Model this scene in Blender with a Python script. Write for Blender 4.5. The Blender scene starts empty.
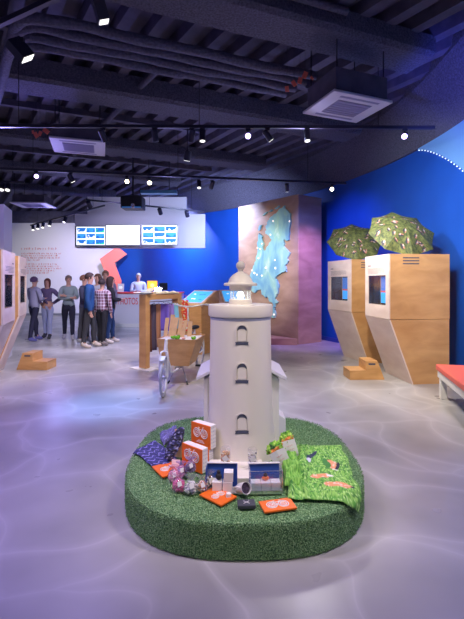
import bpy, bmesh, math, random
from mathutils import Vector, Matrix, noise
PI = math.pi
F, CX, HY, HC = 413.0, 232.0, 282.0, 1.55
col = bpy.context.scene.collection
rnd = random.Random(7)

def at(px, py, Y):
    return Vector(((px - CX) / F * Y, Y, HC - (py - HY) / F * Y))
def ground(px, py, z=0.0):
    Y = (HC - z) * F / (py - HY)
    return Vector(((px - CX) / F * Y, Y, z))

# ---------------------------------------------------------------- materials
def new_mat(name):
    m = bpy.data.materials.new(name); m.use_nodes = True
    nt = m.node_tree
    return m, nt, nt.nodes['Principled BSDF']
def mat(name, c, rough=0.5, metal=0.0, emit=0.0, ecol=None, noise_s=0, noise_amt=0.0, bump=0.0, bump_s=0, spec=None):
    m, nt, b = new_mat(name)
    b.inputs['Base Color'].default_value = (*c, 1)
    b.inputs['Roughness'].default_value = rough
    b.inputs['Metallic'].default_value = metal
    if spec is not None: b.inputs['Specular IOR Level'].default_value = spec
    if emit:
        b.inputs['Emission Color'].default_value = (*(ecol or c), 1)
        b.inputs['Emission Strength'].default_value = emit
    tc = nt.nodes.new('ShaderNodeTexCoord')
    if noise_amt:
        n = nt.nodes.new('ShaderNodeTexNoise'); n.inputs['Scale'].default_value = noise_s or 8
        n.inputs['Detail'].default_value = 5
        nt.links.new(tc.outputs['Object'], n.inputs['Vector'])
        r = nt.nodes.new('ShaderNodeValToRGB')
        r.color_ramp.elements[0].position = .3; r.color_ramp.elements[1].position = .7
        r.color_ramp.elements[0].color = (*[x * (1 - noise_amt) for x in c], 1)
        r.color_ramp.elements[1].color = (*[min(1, x * (1 + noise_amt)) for x in c], 1)
        nt.links.new(n.outputs['Fac'], r.inputs['Fac']); nt.links.new(r.outputs['Color'], b.inputs['Base Color'])
    if bump:
        n2 = nt.nodes.new('ShaderNodeTexNoise'); n2.inputs['Scale'].default_value = bump_s or 60
        n2.inputs['Detail'].default_value = 4
        nt.links.new(tc.outputs['Object'], n2.inputs['Vector'])
        bp = nt.nodes.new('ShaderNodeBump'); bp.inputs['Strength'].default_value = bump
        bp.inputs['Distance'].default_value = 0.02
        nt.links.new(n2.outputs['Fac'], bp.inputs['Height']); nt.links.new(bp.outputs['Normal'], b.inputs['Normal'])
    return m
def wood_mat(name, c1, c2, scale=(3, 3, 14), rough=0.45):
    m, nt, b = new_mat(name)
    tc = nt.nodes.new('ShaderNodeTexCoord'); mp = nt.nodes.new('ShaderNodeMapping')
    mp.inputs['Scale'].default_value = scale
    n = nt.nodes.new('ShaderNodeTexNoise'); n.inputs['Scale'].default_value = 1.6; n.inputs['Detail'].default_value = 7
    n.inputs['Distortion'].default_value = .45
    r = nt.nodes.new('ShaderNodeValToRGB')
    r.color_ramp.elements[0].position = .32; r.color_ramp.elements[1].position = .68
    r.color_ramp.elements[0].color = (*c1, 1); r.color_ramp.elements[1].color = (*c2, 1)
    nt.links.new(tc.outputs['Object'], mp.inputs['Vector']); nt.links.new(mp.outputs['Vector'], n.inputs['Vector'])
    nt.links.new(n.outputs['Fac'], r.inputs['Fac']); nt.links.new(r.outputs['Color'], b.inputs['Base Color'])
    b.inputs['Roughness'].default_value = rough
    return m
def attr_mat(name, rough=0.85, sheen=0.0):
    m, nt, b = new_mat(name)
    a = nt.nodes.new('ShaderNodeAttribute'); a.attribute_name = 'Col'
    nt.links.new(a.outputs['Color'], b.inputs['Base Color']); b.inputs['Roughness'].default_value = rough
    return m
def clear_mat(name, tint=(1, 1, 1), gloss=0.15, haze=0.0, hazecol=(1, 1, 1)):
    m = bpy.data.materials.new(name); m.use_nodes = True; nt = m.node_tree; nt.nodes.clear()
    out = nt.nodes.new('ShaderNodeOutputMaterial'); t = nt.nodes.new('ShaderNodeBsdfTransparent')
    t.inputs['Color'].default_value = (*tint, 1)
    g = nt.nodes.new('ShaderNodeBsdfGlossy'); g.inputs['Roughness'].default_value = .12
    mx = nt.nodes.new('ShaderNodeMixShader'); mx.inputs['Fac'].default_value = gloss
    nt.links.new(t.outputs[0], mx.inputs[1]); nt.links.new(g.outputs[0], mx.inputs[2])
    last = mx
    if haze:
        d = nt.nodes.new('ShaderNodeBsdfDiffuse'); d.inputs['Color'].default_value = (*hazecol, 1)
        m2 = nt.nodes.new('ShaderNodeMixShader'); m2.inputs['Fac'].default_value = haze
        nt.links.new(mx.outputs[0], m2.inputs[1]); nt.links.new(d.outputs[0], m2.inputs[2]); last = m2
    nt.links.new(last.outputs[0], out.inputs['Surface'])
    return m

M = {}
M['white'] = mat('painted_white', (.80, .785, .74), .45)
M['cream'] = mat('cream_paint', (.80, .75, .64), .42, bump=.03, bump_s=30)
M['roofw'] = mat('pale_roof', (.74, .73, .76), .4)
M['recess'] = mat('dark_recess', (.07, .08, .12), .8)
M['wallw'] = mat('wall_white', (.72, .70, .74), .7)
M['blue'] = mat('wall_blue', (.006, .080, .44), .5, noise_s=2, noise_amt=.06)
M['lightblue'] = mat('panel_light_blue', (.16, .36, .72), .5)
M['ceil'] = mat('ceiling_deck', (.085, .075, .115), .8, noise_s=5, noise_amt=.25)
M['spray'] = mat('sprayed_coating', (.095, .09, .13), .95, noise_s=40, noise_amt=.4, bump=.9, bump_s=45)
M['pipe'] = mat('pipe_wrap', (.085, .08, .125), .85, noise_s=30, noise_amt=.3, bump=.7, bump_s=40)
M['black'] = mat('black_metal', (.012, .012, .018), .45)
M['track'] = mat('track_metal', (.02, .018, .04), .4)
M['grey'] = mat('grey_metal', (.35, .36, .40), .35, .6)
M['silver'] = mat('silver_metal', (.7, .7, .72), .25, .9)
M['wood'] = wood_mat('birch_ply', (.54, .28, .105), (.70, .395, .165), (1.2, 1.2, 3.5))
M['wood_d'] = wood_mat('oak_ply', (.54, .28, .09), (.69, .385, .145), (2, 2, 7))
M['wood_p'] = wood_mat('whitewashed_ply', (.72, .56, .48), (.86, .72, .64), (1.2, 1.2, 3))
M['wood_map'] = wood_mat('panel_ply', (.42, .25, .17), (.58, .37, .26), (1, 1, 2.5))
M['kraft'] = mat('kraft_board', (.72, .47, .25), .7, noise_s=12, noise_amt=.12)
M['orange'] = mat('orange_card', (.86, .16, .01), .45)
M['orange_e'] = mat('orange_screen', (.9, .32, .03), .4, emit=1.6)
M['red'] = mat('red_paint', (.78, .07, .07), .5)
M['coral'] = mat('coral_vinyl', (.86, .16, .12), .45)
M['logo_red'] = mat('logo_red', (.86, .18, .12), .6)
M['textred'] = mat('text_red', (.62, .17, .14), .7)
M['textgrey'] = mat('text_grey', (.22, .18, .20), .7)
M['darkglass'] = mat('dark_screen', (.012, .016, .022), .12)
M['navy'] = mat('navy_card', (.02, .07, .30), .5)
M['paper'] = mat('white_paper', (.82, .80, .76), .7)
M['bike'] = mat('white_enamel', (.78, .78, .78), .25)
M['tyre'] = mat('grey_tyre', (.55, .55, .56), .6)
M['rubber'] = mat('black_rubber', (.02, .02, .022), .6)
M['clear'] = clear_mat('clear_pane', (.93, .96, 1), .10)
M['poly'] = clear_mat('clear_poly', (.97, .97, .98), .06, .10, (.9, .88, .95))
M['polyv'] = clear_mat('violet_poly', (.92, .88, .97), .07, .30, (.55, .42, .80))
M['polyp'] = clear_mat('pink_poly', (.97, .88, .93), .07, .22, (.9, .45, .70))
M['glass'] = clear_mat('lantern_glass', (.93, .97, 1), .10, .12, (.8, .9, 1))
def glow(n, c, s): return mat(n, c, .5, emit=s, ecol=c)
M['bulb'] = glow('bulb_white', (1, .97, .88), 9)
M['led'] = glow('led_white', (.80, .90, 1), 1.0)
M['ledmap'] = glow('led_map', (1, .80, .76), 1.0)
M['violet'] = glow('lamp_violet', (.50, .36, 1), 6)
M['warm'] = glow('lamp_warm', (1, .84, .58), 8)
M['lens'] = glow('lens_pale', (.95, .92, .85), 1.2)
M['scr_w'] = glow('screen_white', (.88, .93, .98), 1.0)
M['scr_b'] = glow('screen_blue', (.02, .18, .62), .8)
M['scr_c'] = glow('screen_cyan', (.05, .36, .80), .75)
M['scr_g'] = glow('screen_green', (.03, .50, .28), 1.0)
M['scr_d'] = glow('screen_deep', (.02, .12, .45), .8)
M['scr_grey'] = glow('screen_grey', (.60, .68, .72), 1.0)
M['scr_r'] = glow('screen_red', (.70, .07, .05), .5)
M['scr_s'] = glow('screen_sky', (.03, .16, .50), .5)
M['skin'] = mat('skin', (.62, .34, .24), .55)
M['eye'] = mat('eye_dark', (.03, .02, .02), .3)
M['panel_w'] = mat('cassette_white', (.60, .58, .68), .5)
M['panel_g'] = mat('cassette_grille', (.26, .24, .40), .6)

# ---------------------------------------------------------------- mesh builder
class MB:
    def __init__(s): s.bm = bmesh.new(); s.mi = 0
    def add(s, vs, fs, mi=None):
        v = [s.bm.verts.new(p) for p in vs]
        for f in fs:
            try:
                ff = s.bm.faces.new([v[i] for i in f]); ff.material_index = s.mi if mi is None else mi
            except ValueError: pass
        return v
    def box(s, x0, x1, y0, y1, z0, z1, mi=None):
        vs = [(x, y, z) for z in (z0, z1) for x, y in ((x0, y0), (x1, y0), (x1, y1), (x0, y1))]
        s.add(vs, [(0, 3, 2, 1), (4, 5, 6, 7), (0, 1, 5, 4), (1, 2, 6, 5), (2, 3, 7, 6), (3, 0, 4, 7)], mi); return s
    def obox(s, c, ax, ay, az, mi=None):
        c, ax, ay, az = map(Vector, (c, ax, ay, az))
        vs = [c + ax * i + ay * j + az * k for k in (-.5, .5) for i, j in ((-.5, -.5), (.5, -.5), (.5, .5), (-.5, .5))]
        s.add(vs, [(0, 3, 2, 1), (4, 5, 6, 7), (0, 1, 5, 4), (1, 2, 6, 5), (2, 3, 7, 6), (3, 0, 4, 7)], mi); return s
    def prism(s, a, off, mi=None):
        a = [Vector(p) for p in a]; off = Vector(off); n = len(a)
        fs = [tuple(range(n))[::-1], tuple(range(n, 2 * n))] + [(i, (i + 1) % n, n + (i + 1) % n, n + i) for i in range(n)]
        s.add(a + [p + off for p in a], fs, mi); return s
    def lathe(s, prof, n=32, c=(0, 0, 0), ax=None, mi=None, cap=True):
        c = Vector(c); R = Vector((0, 0, 1)).rotation_difference(Vector(ax)).to_matrix() if ax else Matrix.Identity(3)
        vs = []
        for r, z in prof:
            for k in range(n):
                a = 2 * PI * k / n; vs.append(c + R @ Vector((r * math.cos(a), r * math.sin(a), z)))
        fs = []
        for j in range(len(prof) - 1):
            for k in range(n):
                fs.append((j * n + k, j * n + (k + 1) % n, (j + 1) * n + (k + 1) % n, (j + 1) * n + k))
        if cap:
            fs.append(tuple(range(n))[::-1]); fs.append(tuple((len(prof) - 1) * n + k for k in range(n)))
        s.add(vs, fs, mi); return s
    def cyl(s, p, q, r, r2=None, n=12, mi=None):
        p, q = Vector(p), Vector(q); d = q - p
        if d.length < 1e-6: return s
        return s.lathe([(r, 0), (r if r2 is None else r2, d.length)], n, p, d.normalized(), mi)
    def tube(s, pts, r, n=10, mi=None, closed=False):
        pts = [Vector(p) for p in pts]; m = len(pts); vs = []; up = None
        for i, p in enumerate(pts):
            if closed: t = pts[(i + 1) % m] - pts[i - 1]
            else: t = pts[min(i + 1, m - 1)] - pts[max(i - 1, 0)]
            t.normalize()
            if up is None: up = t.orthogonal().normalized()
            up = (up - t * up.dot(t)).normalized(); b = t.cross(up)
            rr = r[i] if isinstance(r, (list, tuple)) else r
            for k in range(n):
                a = 2 * PI * k / n; vs.append(p + (up * math.cos(a) + b * math.sin(a)) * rr)
        fs = []
        for i in range(m if closed else m - 1):
            j = (i + 1) % m
            for k in range(n): fs.append((i * n + k, i * n + (k + 1) % n, j * n + (k + 1) % n, j * n + k))
        if not closed: fs += [tuple(range(n))[::-1], tuple((m - 1) * n + k for k in range(n))]
        s.add(vs, fs, mi); return s
    def ball(s, c, r, n=12, mi=None):
        c = Vector(c); r = Vector(r) if not isinstance(r, (int, float)) else Vector((r, r, r)); h = max(4, n // 2)
        vs = [c + Vector((0, 0, -r.z))]
        for j in range(1, h):
            t = -PI / 2 + PI * j / h
            for k in range(n):
                a = 2 * PI * k / n; vs.append(c + Vector((r.x * math.cos(t) * math.cos(a), r.y * math.cos(t) * math.sin(a), r.z * math.sin(t))))
        vs.append(c + Vector((0, 0, r.z))); fs = []
        for k in range(n): fs.append((0, 1 + (k + 1) % n, 1 + k)); fs.append((len(vs) - 1, len(vs) - 1 - n + k, len(vs) - 1 - n + (k + 1) % n))
        for j in range(h - 2):
            for k in range(n):
                a = 1 + j * n; fs.append((a + k, a + (k + 1) % n, a + n + (k + 1) % n, a + n + k))
        s.add(vs, fs, mi); return s
    def grid(s, f, nu, nv, mi=None):
        vs = [f(i / nu, j / nv) for j in range(nv + 1) for i in range(nu + 1)]
        fs = [(j * (nu + 1) + i, j * (nu + 1) + i + 1, (j + 1) * (nu + 1) + i + 1, (j + 1) * (nu + 1) + i) for j in range(nv) for i in range(nu)]
        return s.add(vs, fs, mi)
    def build(s, name, mats, parent=None, smooth=False, bevel=0, recalc=True, solid=0, colf=None):
        if recalc: bmesh.ops.recalc_face_normals(s.bm, faces=s.bm.faces)
        me = bpy.data.meshes.new(name); s.bm.to_mesh(me); s.bm.free()
        if not isinstance(mats, (list, tuple)): mats = [mats]
        for m in mats: me.materials.append(M[m] if isinstance(m, str) else m)
        if smooth:
            me.polygons.foreach_set('use_smooth', [True] * len(me.polygons))
            try: me.set_sharp_from_angle(angle=math.radians(38))
            except Exception: pass
        if colf:
            ca = me.color_attributes.new('Col', 'FLOAT_COLOR', 'POINT')
            for i, v in enumerate(me.vertices): ca.data[i].color = (*colf(i, v.co), 1)
        o = bpy.data.objects.new(name, me); col.objects.link(o)
        if parent: o.parent = parent
        if bevel:
            b = o.modifiers.new('Bevel', 'BEVEL'); b.width = bevel; b.segments = 2; b.limit_method = 'ANGLE'
        if solid:
            b = o.modifiers.new('Solidify', 'SOLIDIFY'); b.thickness = solid; b.offset = 0
        return o
def tag(o, label=None, cat=None, group=None, kind=None):
    if label: o['label'] = label
    if cat: o['category'] = cat
    if group: o['group'] = group
    if kind: o['kind'] = kind
    return o
def thing(name, label, cat, loc=(0, 0, 0), rz=0, group=None, rot=None):
    o = bpy.data.objects.new(name, None); col.objects.link(o); o.empty_display_size = .1
    o.location = loc; o.rotation_euler = rot or (0, 0, rz)
    return tag(o, label, cat, group)
def struct(o): o['kind'] = 'structure'; return o
def copy_tree(o, parent=None):
    c = o.copy(); col.objects.link(c)
    if parent: c.parent = parent
    for ch in list(o.children): copy_tree(ch, c)
    return c
def text_mesh(body, size, ext=.002, bold=0.0):
    cu = bpy.data.curves.new('t', 'FONT'); cu.body = body; cu.size = size; cu.extrude = ext; cu.offset = bold
    cu.align_x = 'LEFT'
    o = bpy.data.objects.new('t', cu); col.objects.link(o)
    dg = bpy.context.evaluated_depsgraph_get(); me = bpy.data.meshes.new_from_object(o.evaluated_get(dg))
    bpy.data.objects.remove(o); bpy.data.curves.remove(cu)
    return me
def frame3(origin, xa, ya):
    xa = Vector(xa).normalized(); ya = Vector(ya); za = xa.cross(ya).normalized(); ya = za.cross(xa)
    m = Matrix((xa, ya, za)).transposed().to_4x4(); m.translation = Vector(origin); return m
# ================================================================ THE ROOM
# floor: polished concrete with trowel arcs
def floor_mat():
    m, nt, b = new_mat('polished_concrete'); L = nt.links; N = nt.nodes
    tc = N.new('ShaderNodeTexCoord')
    n = N.new('ShaderNodeTexNoise'); n.inputs['Scale'].default_value = 1.3; n.inputs['Detail'].default_value = 3
    L.new(tc.outputs['Object'], n.inputs['Vector'])
    r = N.new('ShaderNodeValToRGB')
    r.color_ramp.elements[0].color = (.27, .255, .25, 1); r.color_ramp.elements[1].color = (.60, .58, .565, 1)
    L.new(n.outputs['Fac'], r.inputs['Fac'])
    src = r.outputs['Color']
    n0 = N.new('ShaderNodeTexNoise'); n0.inputs['Scale'].default_value = .55; n0.inputs['Detail'].default_value = 2
    L.new(tc.outputs['Object'], n0.inputs['Vector'])
    dv = N.new('ShaderNodeVectorMath'); dv.operation = 'MULTIPLY_ADD'; dv.inputs[1].default_value = (2.2, 2.2, 0)
    L.new(n0.outputs['Color'], dv.inputs[0]); L.new(tc.outputs['Object'], dv.inputs[2])
    # arcs left by the trowel: thin circle outlines around scattered centres
    for sc, off in ((.95, (0.4, 0.3, 0)), (.72, (3.3, 1.7, 0))):
        mp = N.new('ShaderNodeMapping'); mp.inputs['Location'].default_value = off
        L.new(dv.outputs[0], mp.inputs['Vector'])
        v = N.new('ShaderNodeTexVoronoi'); v.inputs['Scale'].default_value = sc; v.voronoi_dimensions = '2D'; v.feature = 'DISTANCE_TO_EDGE'
        L.new(mp.outputs['Vector'], v.inputs['Vector'])
        rr = N.new('ShaderNodeValToRGB'); e = rr.color_ramp.elements
        e[0].position = 0; e[0].color = (1, 1, 1, 1); e[1].position = .06; e[1].color = (0, 0, 0, 1)
        a = e.new(.012); a.color = (.5, .5, .5, 1)
        vc = N.new('ShaderNodeTexVoronoi'); vc.inputs['Scale'].default_value = sc; vc.voronoi_dimensions = '2D'; L.new(mp.outputs['Vector'], vc.inputs['Vector'])
        cm = N.new('ShaderNodeMapRange'); cm.inputs['From Max'].default_value = .8; cm.inputs['To Min'].default_value = .80; cm.inputs['To Max'].default_value = 1.10
        L.new(vc.outputs['Distance'], cm.inputs['Value'])
        mc = N.new('ShaderNodeVectorMath'); mc.operation = 'SCALE'; L.new(src, mc.inputs[0]); L.new(cm.outputs['Result'], mc.inputs['Scale']); src = mc.outputs[0]
        L.new(v.outputs['Distance'], rr.inputs['Fac'])
        mul = N.new('ShaderNodeMath'); mul.operation = 'MULTIPLY'; mul.inputs[1].default_value = .30
        L.new(rr.outputs['Color'], mul.inputs[0])
        mx = N.new('ShaderNodeMixRGB'); mx.inputs['Color2'].default_value = (.72, .70, .69, 1)
        L.new(mul.outputs[0], mx.inputs['Fac']); L.new(src, mx.inputs['Color1']); src = mx.outputs['Color']
    L.new(src, b.inputs['Base Color'])
    n2 = N.new('ShaderNodeTexNoise'); n2.inputs['Scale'].default_value = 3; n2.inputs['Detail'].default_value = 3
    L.new(tc.outputs['Object'], n2.inputs['Vector'])
    r2 = N.new('ShaderNodeMapRange'); r2.inputs['To Min'].default_value = .22; r2.inputs['To Max'].default_value = .40
    L.new(n2.outputs['Fac'], r2.inputs['Value']); L.new(r2.outputs['Result'], b.inputs['Roughness'])
    return m
m = MB(); m.box(-14, 5, -2, 21, -.1, 0); struct(m.build('floor', floor_mat()))

# curved wall that runs from beside the camera round to the back of the hall
WC = [(3.15, -1.5), (3.35, 1.5), (3.52, 4.2), (3.62, 6.2), (3.58, 7.3), (3.42, 8.4), (3.08, 9.6), (2.62, 10.75), (2.0, 11.9), (1.1, 13.1), (0, 14.1), (-1.2, 15.2), (-2.6, 16.8), (-4.0, 18.2), (-5.4, 19.25)]
def smooth_curve(P, k=8):
    out = []
    for i in range(len(P) - 1):
        p0, p1, p2, p3 = [Vector(P[max(0, min(len(P) - 1, j))]) for j in (i - 1, i, i + 1, i + 2)]
        for t in range(k):
            t /= k
            out.append(.5 * ((2 * p1) + (-p0 + p2) * t + (2 * p0 - 5 * p1 + 4 * p2 - p3) * t * t + (-p0 + 3 * p1 - 3 * p2 + p3) * t ** 3))
    out.append(Vector(P[-1])); return out
W = smooth_curve(WC)
def normals(W):
    out = []
    for i in range(len(W)):
        t = (W[min(i + 1, len(W) - 1)] - W[max(i - 1, 0)]).normalized(); out.append(Vector((-t.y, t.x)))   # points into the room (left of travel)
    return out
WN = normals(W); ZW = 4.05; ZC = 4.84
def sweep(m, prof, W=W, WN=WN):
    """prof: closed list of (inward offset, z) swept along the wall line"""
    n = len(prof); vs = []
    for p, q in zip(W, WN):
        for o, z in prof: vs.append((p.x + q.x * o, p.y + q.y * o, z))
    fs = [(i * n + k, i * n + (k + 1) % n, (i + 1) * n + (k + 1) % n, (i + 1) * n + k) for i in range(len(W) - 1) for k in range(n)]
    fs += [tuple(range(n)), tuple((len(W) - 1) * n + k for k in range(n))]
    m.add(vs, fs)
m = MB(); sweep(m, [(0, 0), (0, ZW), (-.15, ZW), (-.15, 0)]); struct(m.build('wall_right', 'blue', smooth=True))
m = MB(); sweep(m, [(.03, 0), (.03, .10), (0, .10), (0, 0)], W[24:64], WN[24:64]); struct(m.build('baseboard_right', mat('baseboard_blue', (.03, .06, .35), .4)))
# bulkhead that leans out of the wall top up to the ceiling deck
m = MB(); sweep(m, [(-.15, ZW), (.06, ZW), (.20, ZW + .20), (.55, ZC - .05), (.55, ZC + .1), (-.15, ZC)]); struct(m.build('beam_bulkhead', 'spray', smooth=False))
# white wall with the printed text
m = MB(); m.box(-13, -5.3, 19.25, 19.45, 0, 4.3); struct(m.build('wall_back', 'wallw'))
m = MB(); m.box(-13, -5.3, 19.2, 19.45, 4.3, ZC); struct(m.build('trim_back', 'ceil'))
m = MB(); m.box(-13, -5.3, 19.22, 19.25, 0, .1); struct(m.build('baseboard_back', 'grey'))
# partition that ends behind the left booths
m = MB(); m.prism([(-4.42, 8.0, 0), (-4.66, 8.75, 0), (-7.6, 9.3, 0), (-7.4, 8.2, 0)], (0, 0, 3.06)); struct(m.build('wall_left', 'wallw'))
# corrugated deck
def deck():
    m = MB(); d2 = Vector((-.56, .83, 0)).normalized(); q = Vector((d2.y, -d2.x, 0)); vs = []; fs = []
    pitch = .40; n = 0; s = -16
    prof = []
    while s < 16:
        prof += [(s, 0), (s + .15, 0), (s + .17, .15), (s + .38, .15)]; s += pitch
    c = Vector((-3, 9, ZC))
    for o, z in prof: vs.append(c + q * o - d2 * 16 + Vector((0, 0, z))); vs.append(c + q * o + d2 * 16 + Vector((0, 0, z)))
    for i in range(len(prof) - 1): fs.append((2 * i, 2 * i + 1, 2 * i + 3, 2 * i + 2))
    m.add(vs, fs)
    # keep only what lies over the hall
    for co, no in (((-14, 0, 0), (-1, 0, 0)), ((4.6, 0, 0), (1, 0, 0)), ((0, -2, 0), (0, -1, 0)), ((0, 20.5, 0), (0, 1, 0))):
        bmesh.ops.bisect_plane(m.bm, geom=m.bm.verts[:] + m.bm.edges[:] + m.bm.faces[:], plane_co=co, plane_no=no, clear_outer=True)
    return m
struct(deck().build('ceiling', 'ceil', recalc=False))
m = MB(); m.box(-14, 4.6, -2, 20.5, ZC + .25, ZC + .3); struct(m.build('ceiling_slab', 'ceil'))
# sprayed beams
D1 = Vector((.93, .37, 0)).normalized(); Q1 = Vector((-D1.y, D1.x, 0))
for y0, w, z0, xa, xb in ((4.47, .58, 4.6, -9, 2.75), (7.25, .60, 4.52, -9, 2.6), (10.5, .6, 4.6, -9, .9), (13.6, .6, 4.65, -9, -1.6), (16.6, .6, 4.65, -9, -4.2)):
    a = Vector((xa, y0 + xa * D1.y / D1.x, z0)); b = Vector((xb, y0 + xb * D1.y / D1.x, z0)); m = MB()
    c = (a + b) / 2 + Q1 * w / 2; c.z = (z0 + ZC) / 2
    n = 40; vs = []; prof = [(0, z0 + .05), (.05, z0), (w - .05, z0), (w, z0 + .05), (w, ZC + .02), (0, ZC + .02)]
    for i in range(n + 1):
        p = a.lerp(b, i / n)
        for o, z in prof: j = noise.noise(Vector((p.x * 3, o * 5, z * 4 + y0))) * .02; r = p + Q1 * (o + j); vs.append((r.x, r.y, z + j))
    k = len(prof); fs = [(i * k + t, i * k + (t + 1) % k, (i + 1) * k + (t + 1) % k, (i + 1) * k + t) for i in range(n) for t in range(k)]
    fs += [tuple(range(k)), tuple(n * k + t for t in range(k))]
    m.add(vs, fs); struct(m.build('beam', 'spray'))
# slim joists under the deck, running across the ribs
for y0, z0 in ((6.35, 4.80), (9.1, 4.80), (12.2, 4.80)):
    a = Vector((-9, y0 - 9 * .4, z0)); b = Vector((1.8 if y0 < 9 else -.6, 0, z0)); b.y = y0 + b.x * .4
    m = MB(); m.obox((a + b) / 2, b - a, Q1 * .10, (0, 0, .12)); struct(m.build('beam', 'ceil'))
# bundle of wrapped pipes: bends from across the hall to along it
D2 = Vector((-.56, .83, 0)).normalized()
lab = ['dark wrapped ceiling pipe, one nearest the camera of the bundle of four', 'dark wrapped ceiling pipe, second from the camera in the bundle of four',
       'dark wrapped ceiling pipe, third from the camera in the bundle of four', 'dark wrapped ceiling pipe, farthest from the camera in the bundle of four']
for i in range(4):
    o = i * .17
    corner = Vector((-2.3 - .12 * i, 4.45 + o, 4.45)); end = corner + D1 * 3.75 + Q1 * 0.0
    pts = [end.lerp(corner, t / 24) for t in range(23)]
    e0 = pts[-1]; e2 = corner + D2 * .35
    for t in range(1, 7): t /= 7; pts.append(e0 * (1 - t) ** 2 + corner * 2 * t * (1 - t) + e2 * t * t)
    pts += [e2.lerp(e2 + D2 * (2.0 + i * .1), t / 14) for t in range(15)]
    pts = [p + Vector((0, 0, .025 * noise.noise(p * 2.2 + Vector((i, 0, 0))))) for p in pts]
    r = [.062 * (1 + .14 * noise.noise(p * 6)) for p in pts]
    m = MB(); m.tube(pts, r, 12); tag(m.build('ceiling_pipe', 'pipe', smooth=True), lab[i], 'pipe', 'bundle of wrapped ceiling pipes')
for i, (a, b, r, l) in enumerate((((-.75, 5.6, 4.7), (-3.9, 10.2, 4.7), .05, 'thin dark pipe running lengthwise below the deck between two beams'),
                           ((-3.1, 4.7, 4.9), (-5.1, 8.0, 4.9), .08, 'dark lengthwise pipe beside the bend of the pipe bundle'),
                           ((-1.0, 2.6, 4.75), (-.2, 4.4, 4.75), .05, 'short dark pipe overhead meeting the nearest beam'))):
    m = MB(); m.cyl(a, b, r); tag(m.build('ceiling_pipe', 'pipe', smooth=True), l, 'pipe')
m = MB()
pts = [Vector((-1.6, 3.75, 4.78)) + D1 * t for t in (0, .8, 1.6, 2.4, 3.2)]
m.tube(pts, .045, 10); tag(m.build('ceiling_pipe', 'pipe', smooth=True), 'dark pipe in front of the widest sprayed beam', 'pipe')

# ---- wooden map column
m = MB(); fp = [(1.64, 10.2), (2.32, 10.7), (2.05, 11.3), (.75, 12.55), (.19, 11.95)]
m.prism([(x, y, 0) for x, y in fp], (0, 0, 3.72)); struct(m.build('pillar', 'wood_map', bevel=.008))
m = MB(); m.prism([(1.60, 10.12, 0), (.16, 11.88, 0), (-.55, 11.2, 0), (.35, 10.25, 0)], (0, 0, .16))
tag(m.build('plinth', 'wood_map', bevel=.006), 'low wooden plinth at the foot of the wooden map pillar', 'plinth')
PA, PB = Vector((1.64, 10.2, 0)), Vector((.19, 11.95, 0)); pu = (PB - PA).normalized(); pn = Vector((pu.y, -pu.x, 0))
if pn.y > 0: pn = -pn
def onp(px, py, off=.03):
    d = Vector(((px - CX) / F, 1, -(py - HY) / F)); o = Vector((0, 0, HC)); t = (PA - o).dot(pn) / d.dot(pn)
    return o + d * t + pn * off
z5 = lambda x, y: (x / 5.155 + 235, y / 5.155 + 185)
z6 = lambda x, y: (x / 5.155 + 235, y / 5.155 + 265)
land = [z5(*p) for p in ((260, 108), (290, 150), (292, 200), (285, 240), (283, 285), (258, 290), (262, 320), (285, 350), (278, 390), (262, 415), (272, 440))] + \
       [z6(*p) for p in ((262, 35), (235, 50), (213, 62), (228, 90), (230, 120), (225, 150), (210, 170), (222, 190), (205, 220), (215, 240), (213, 272), (194, 270), (195, 240), (202, 208), (185, 185), (170, 165), (150, 162), (135, 125), (110, 140), (85, 130), (84, 112), (102, 97), (86, 74))] + \
       [z5(*p) for p in ((88, 450), (105, 410), (118, 360), (122, 300), (125, 250), (142, 262), (150, 300), (152, 340), (185, 300), (188, 270), (166, 252), (164, 210), (175, 185), (200, 155), (230, 130))]
def crumple(poly, amp, seed):
    out = []
    for i in range(len(poly)):
        a, b = poly[i], poly[(i + 1) % len(poly)]
        for t in range(4):
            x = a[0] + (b[0] - a[0]) * t / 4; y = a[1] + (b[1] - a[1]) * t / 4
            out.append((x + amp * noise.noise(Vector((x * 1.3, y * 1.3, seed))), y + amp * noise.noise(Vector((x * 1.3, y * 1.3, seed + 9)))))
    return out
mp_ = thing('relief_map', 'pale turquoise relief map of a country mounted on the wooden pillar', 'map', onp(270, 345))
def mapmat():
    m, nt, b = new_mat('map_turquoise'); N = nt.nodes; L = nt.links
    tc = N.new('ShaderNodeTexCoord'); mpn = N.new('ShaderNodeMapping'); mpn.inputs['Scale'].default_value = (1.5, 1.5, .7); mpn.inputs['Rotation'].default_value = (0, .7, 0)
    n = N.new('ShaderNodeTexNoise'); n.inputs['Scale'].default_value = 2.4; n.inputs['Detail'].default_value = 5; n.inputs['Distortion'].default_value = .6
    L.new(tc.outputs['Object'], mpn.inputs['Vector']); L.new(mpn.outputs['Vector'], n.inputs['Vector'])
    r = N.new('ShaderNodeValToRGB'); e = r.color_ramp.elements
    e[0].position = .36; e[0].color = (.20, .46, .62, 1); e[1].position = .68; e[1].color = (.66, .84, .82, 1)
    a = e.new(.50); a.color = (.32, .62, .66, 1); a = e.new(.58); a.color = (.36, .66, .58, 1)
    L.new(n.outputs['Fac'], r.inputs['Fac']); L.new(r.outputs['Color'], b.inputs['Base Color']); b.inputs['Roughness'].default_value = .6
    return m
mm = mapmat(); org = onp(270, 345)
def plate(poly, name, par):
    m = MB(); m.prism([onp(x, y, .001) - org for x, y in poly], pn * .045); return m.build(name, mm, par)
plate(crumple(land, 2.2, 3), 'land', mp_)
for isl in (((125, 235), (130, 210), (142, 206), (134, 232)), ((147, 160), (158, 145), (174, 138), (166, 150)), ((180, 138), (196, 126), (199, 132), (186, 140)), ((208, 124), (232, 106), (235, 113), (216, 126))):
    plate([z5(*p) for p in isl], 'island', mp_)
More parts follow.
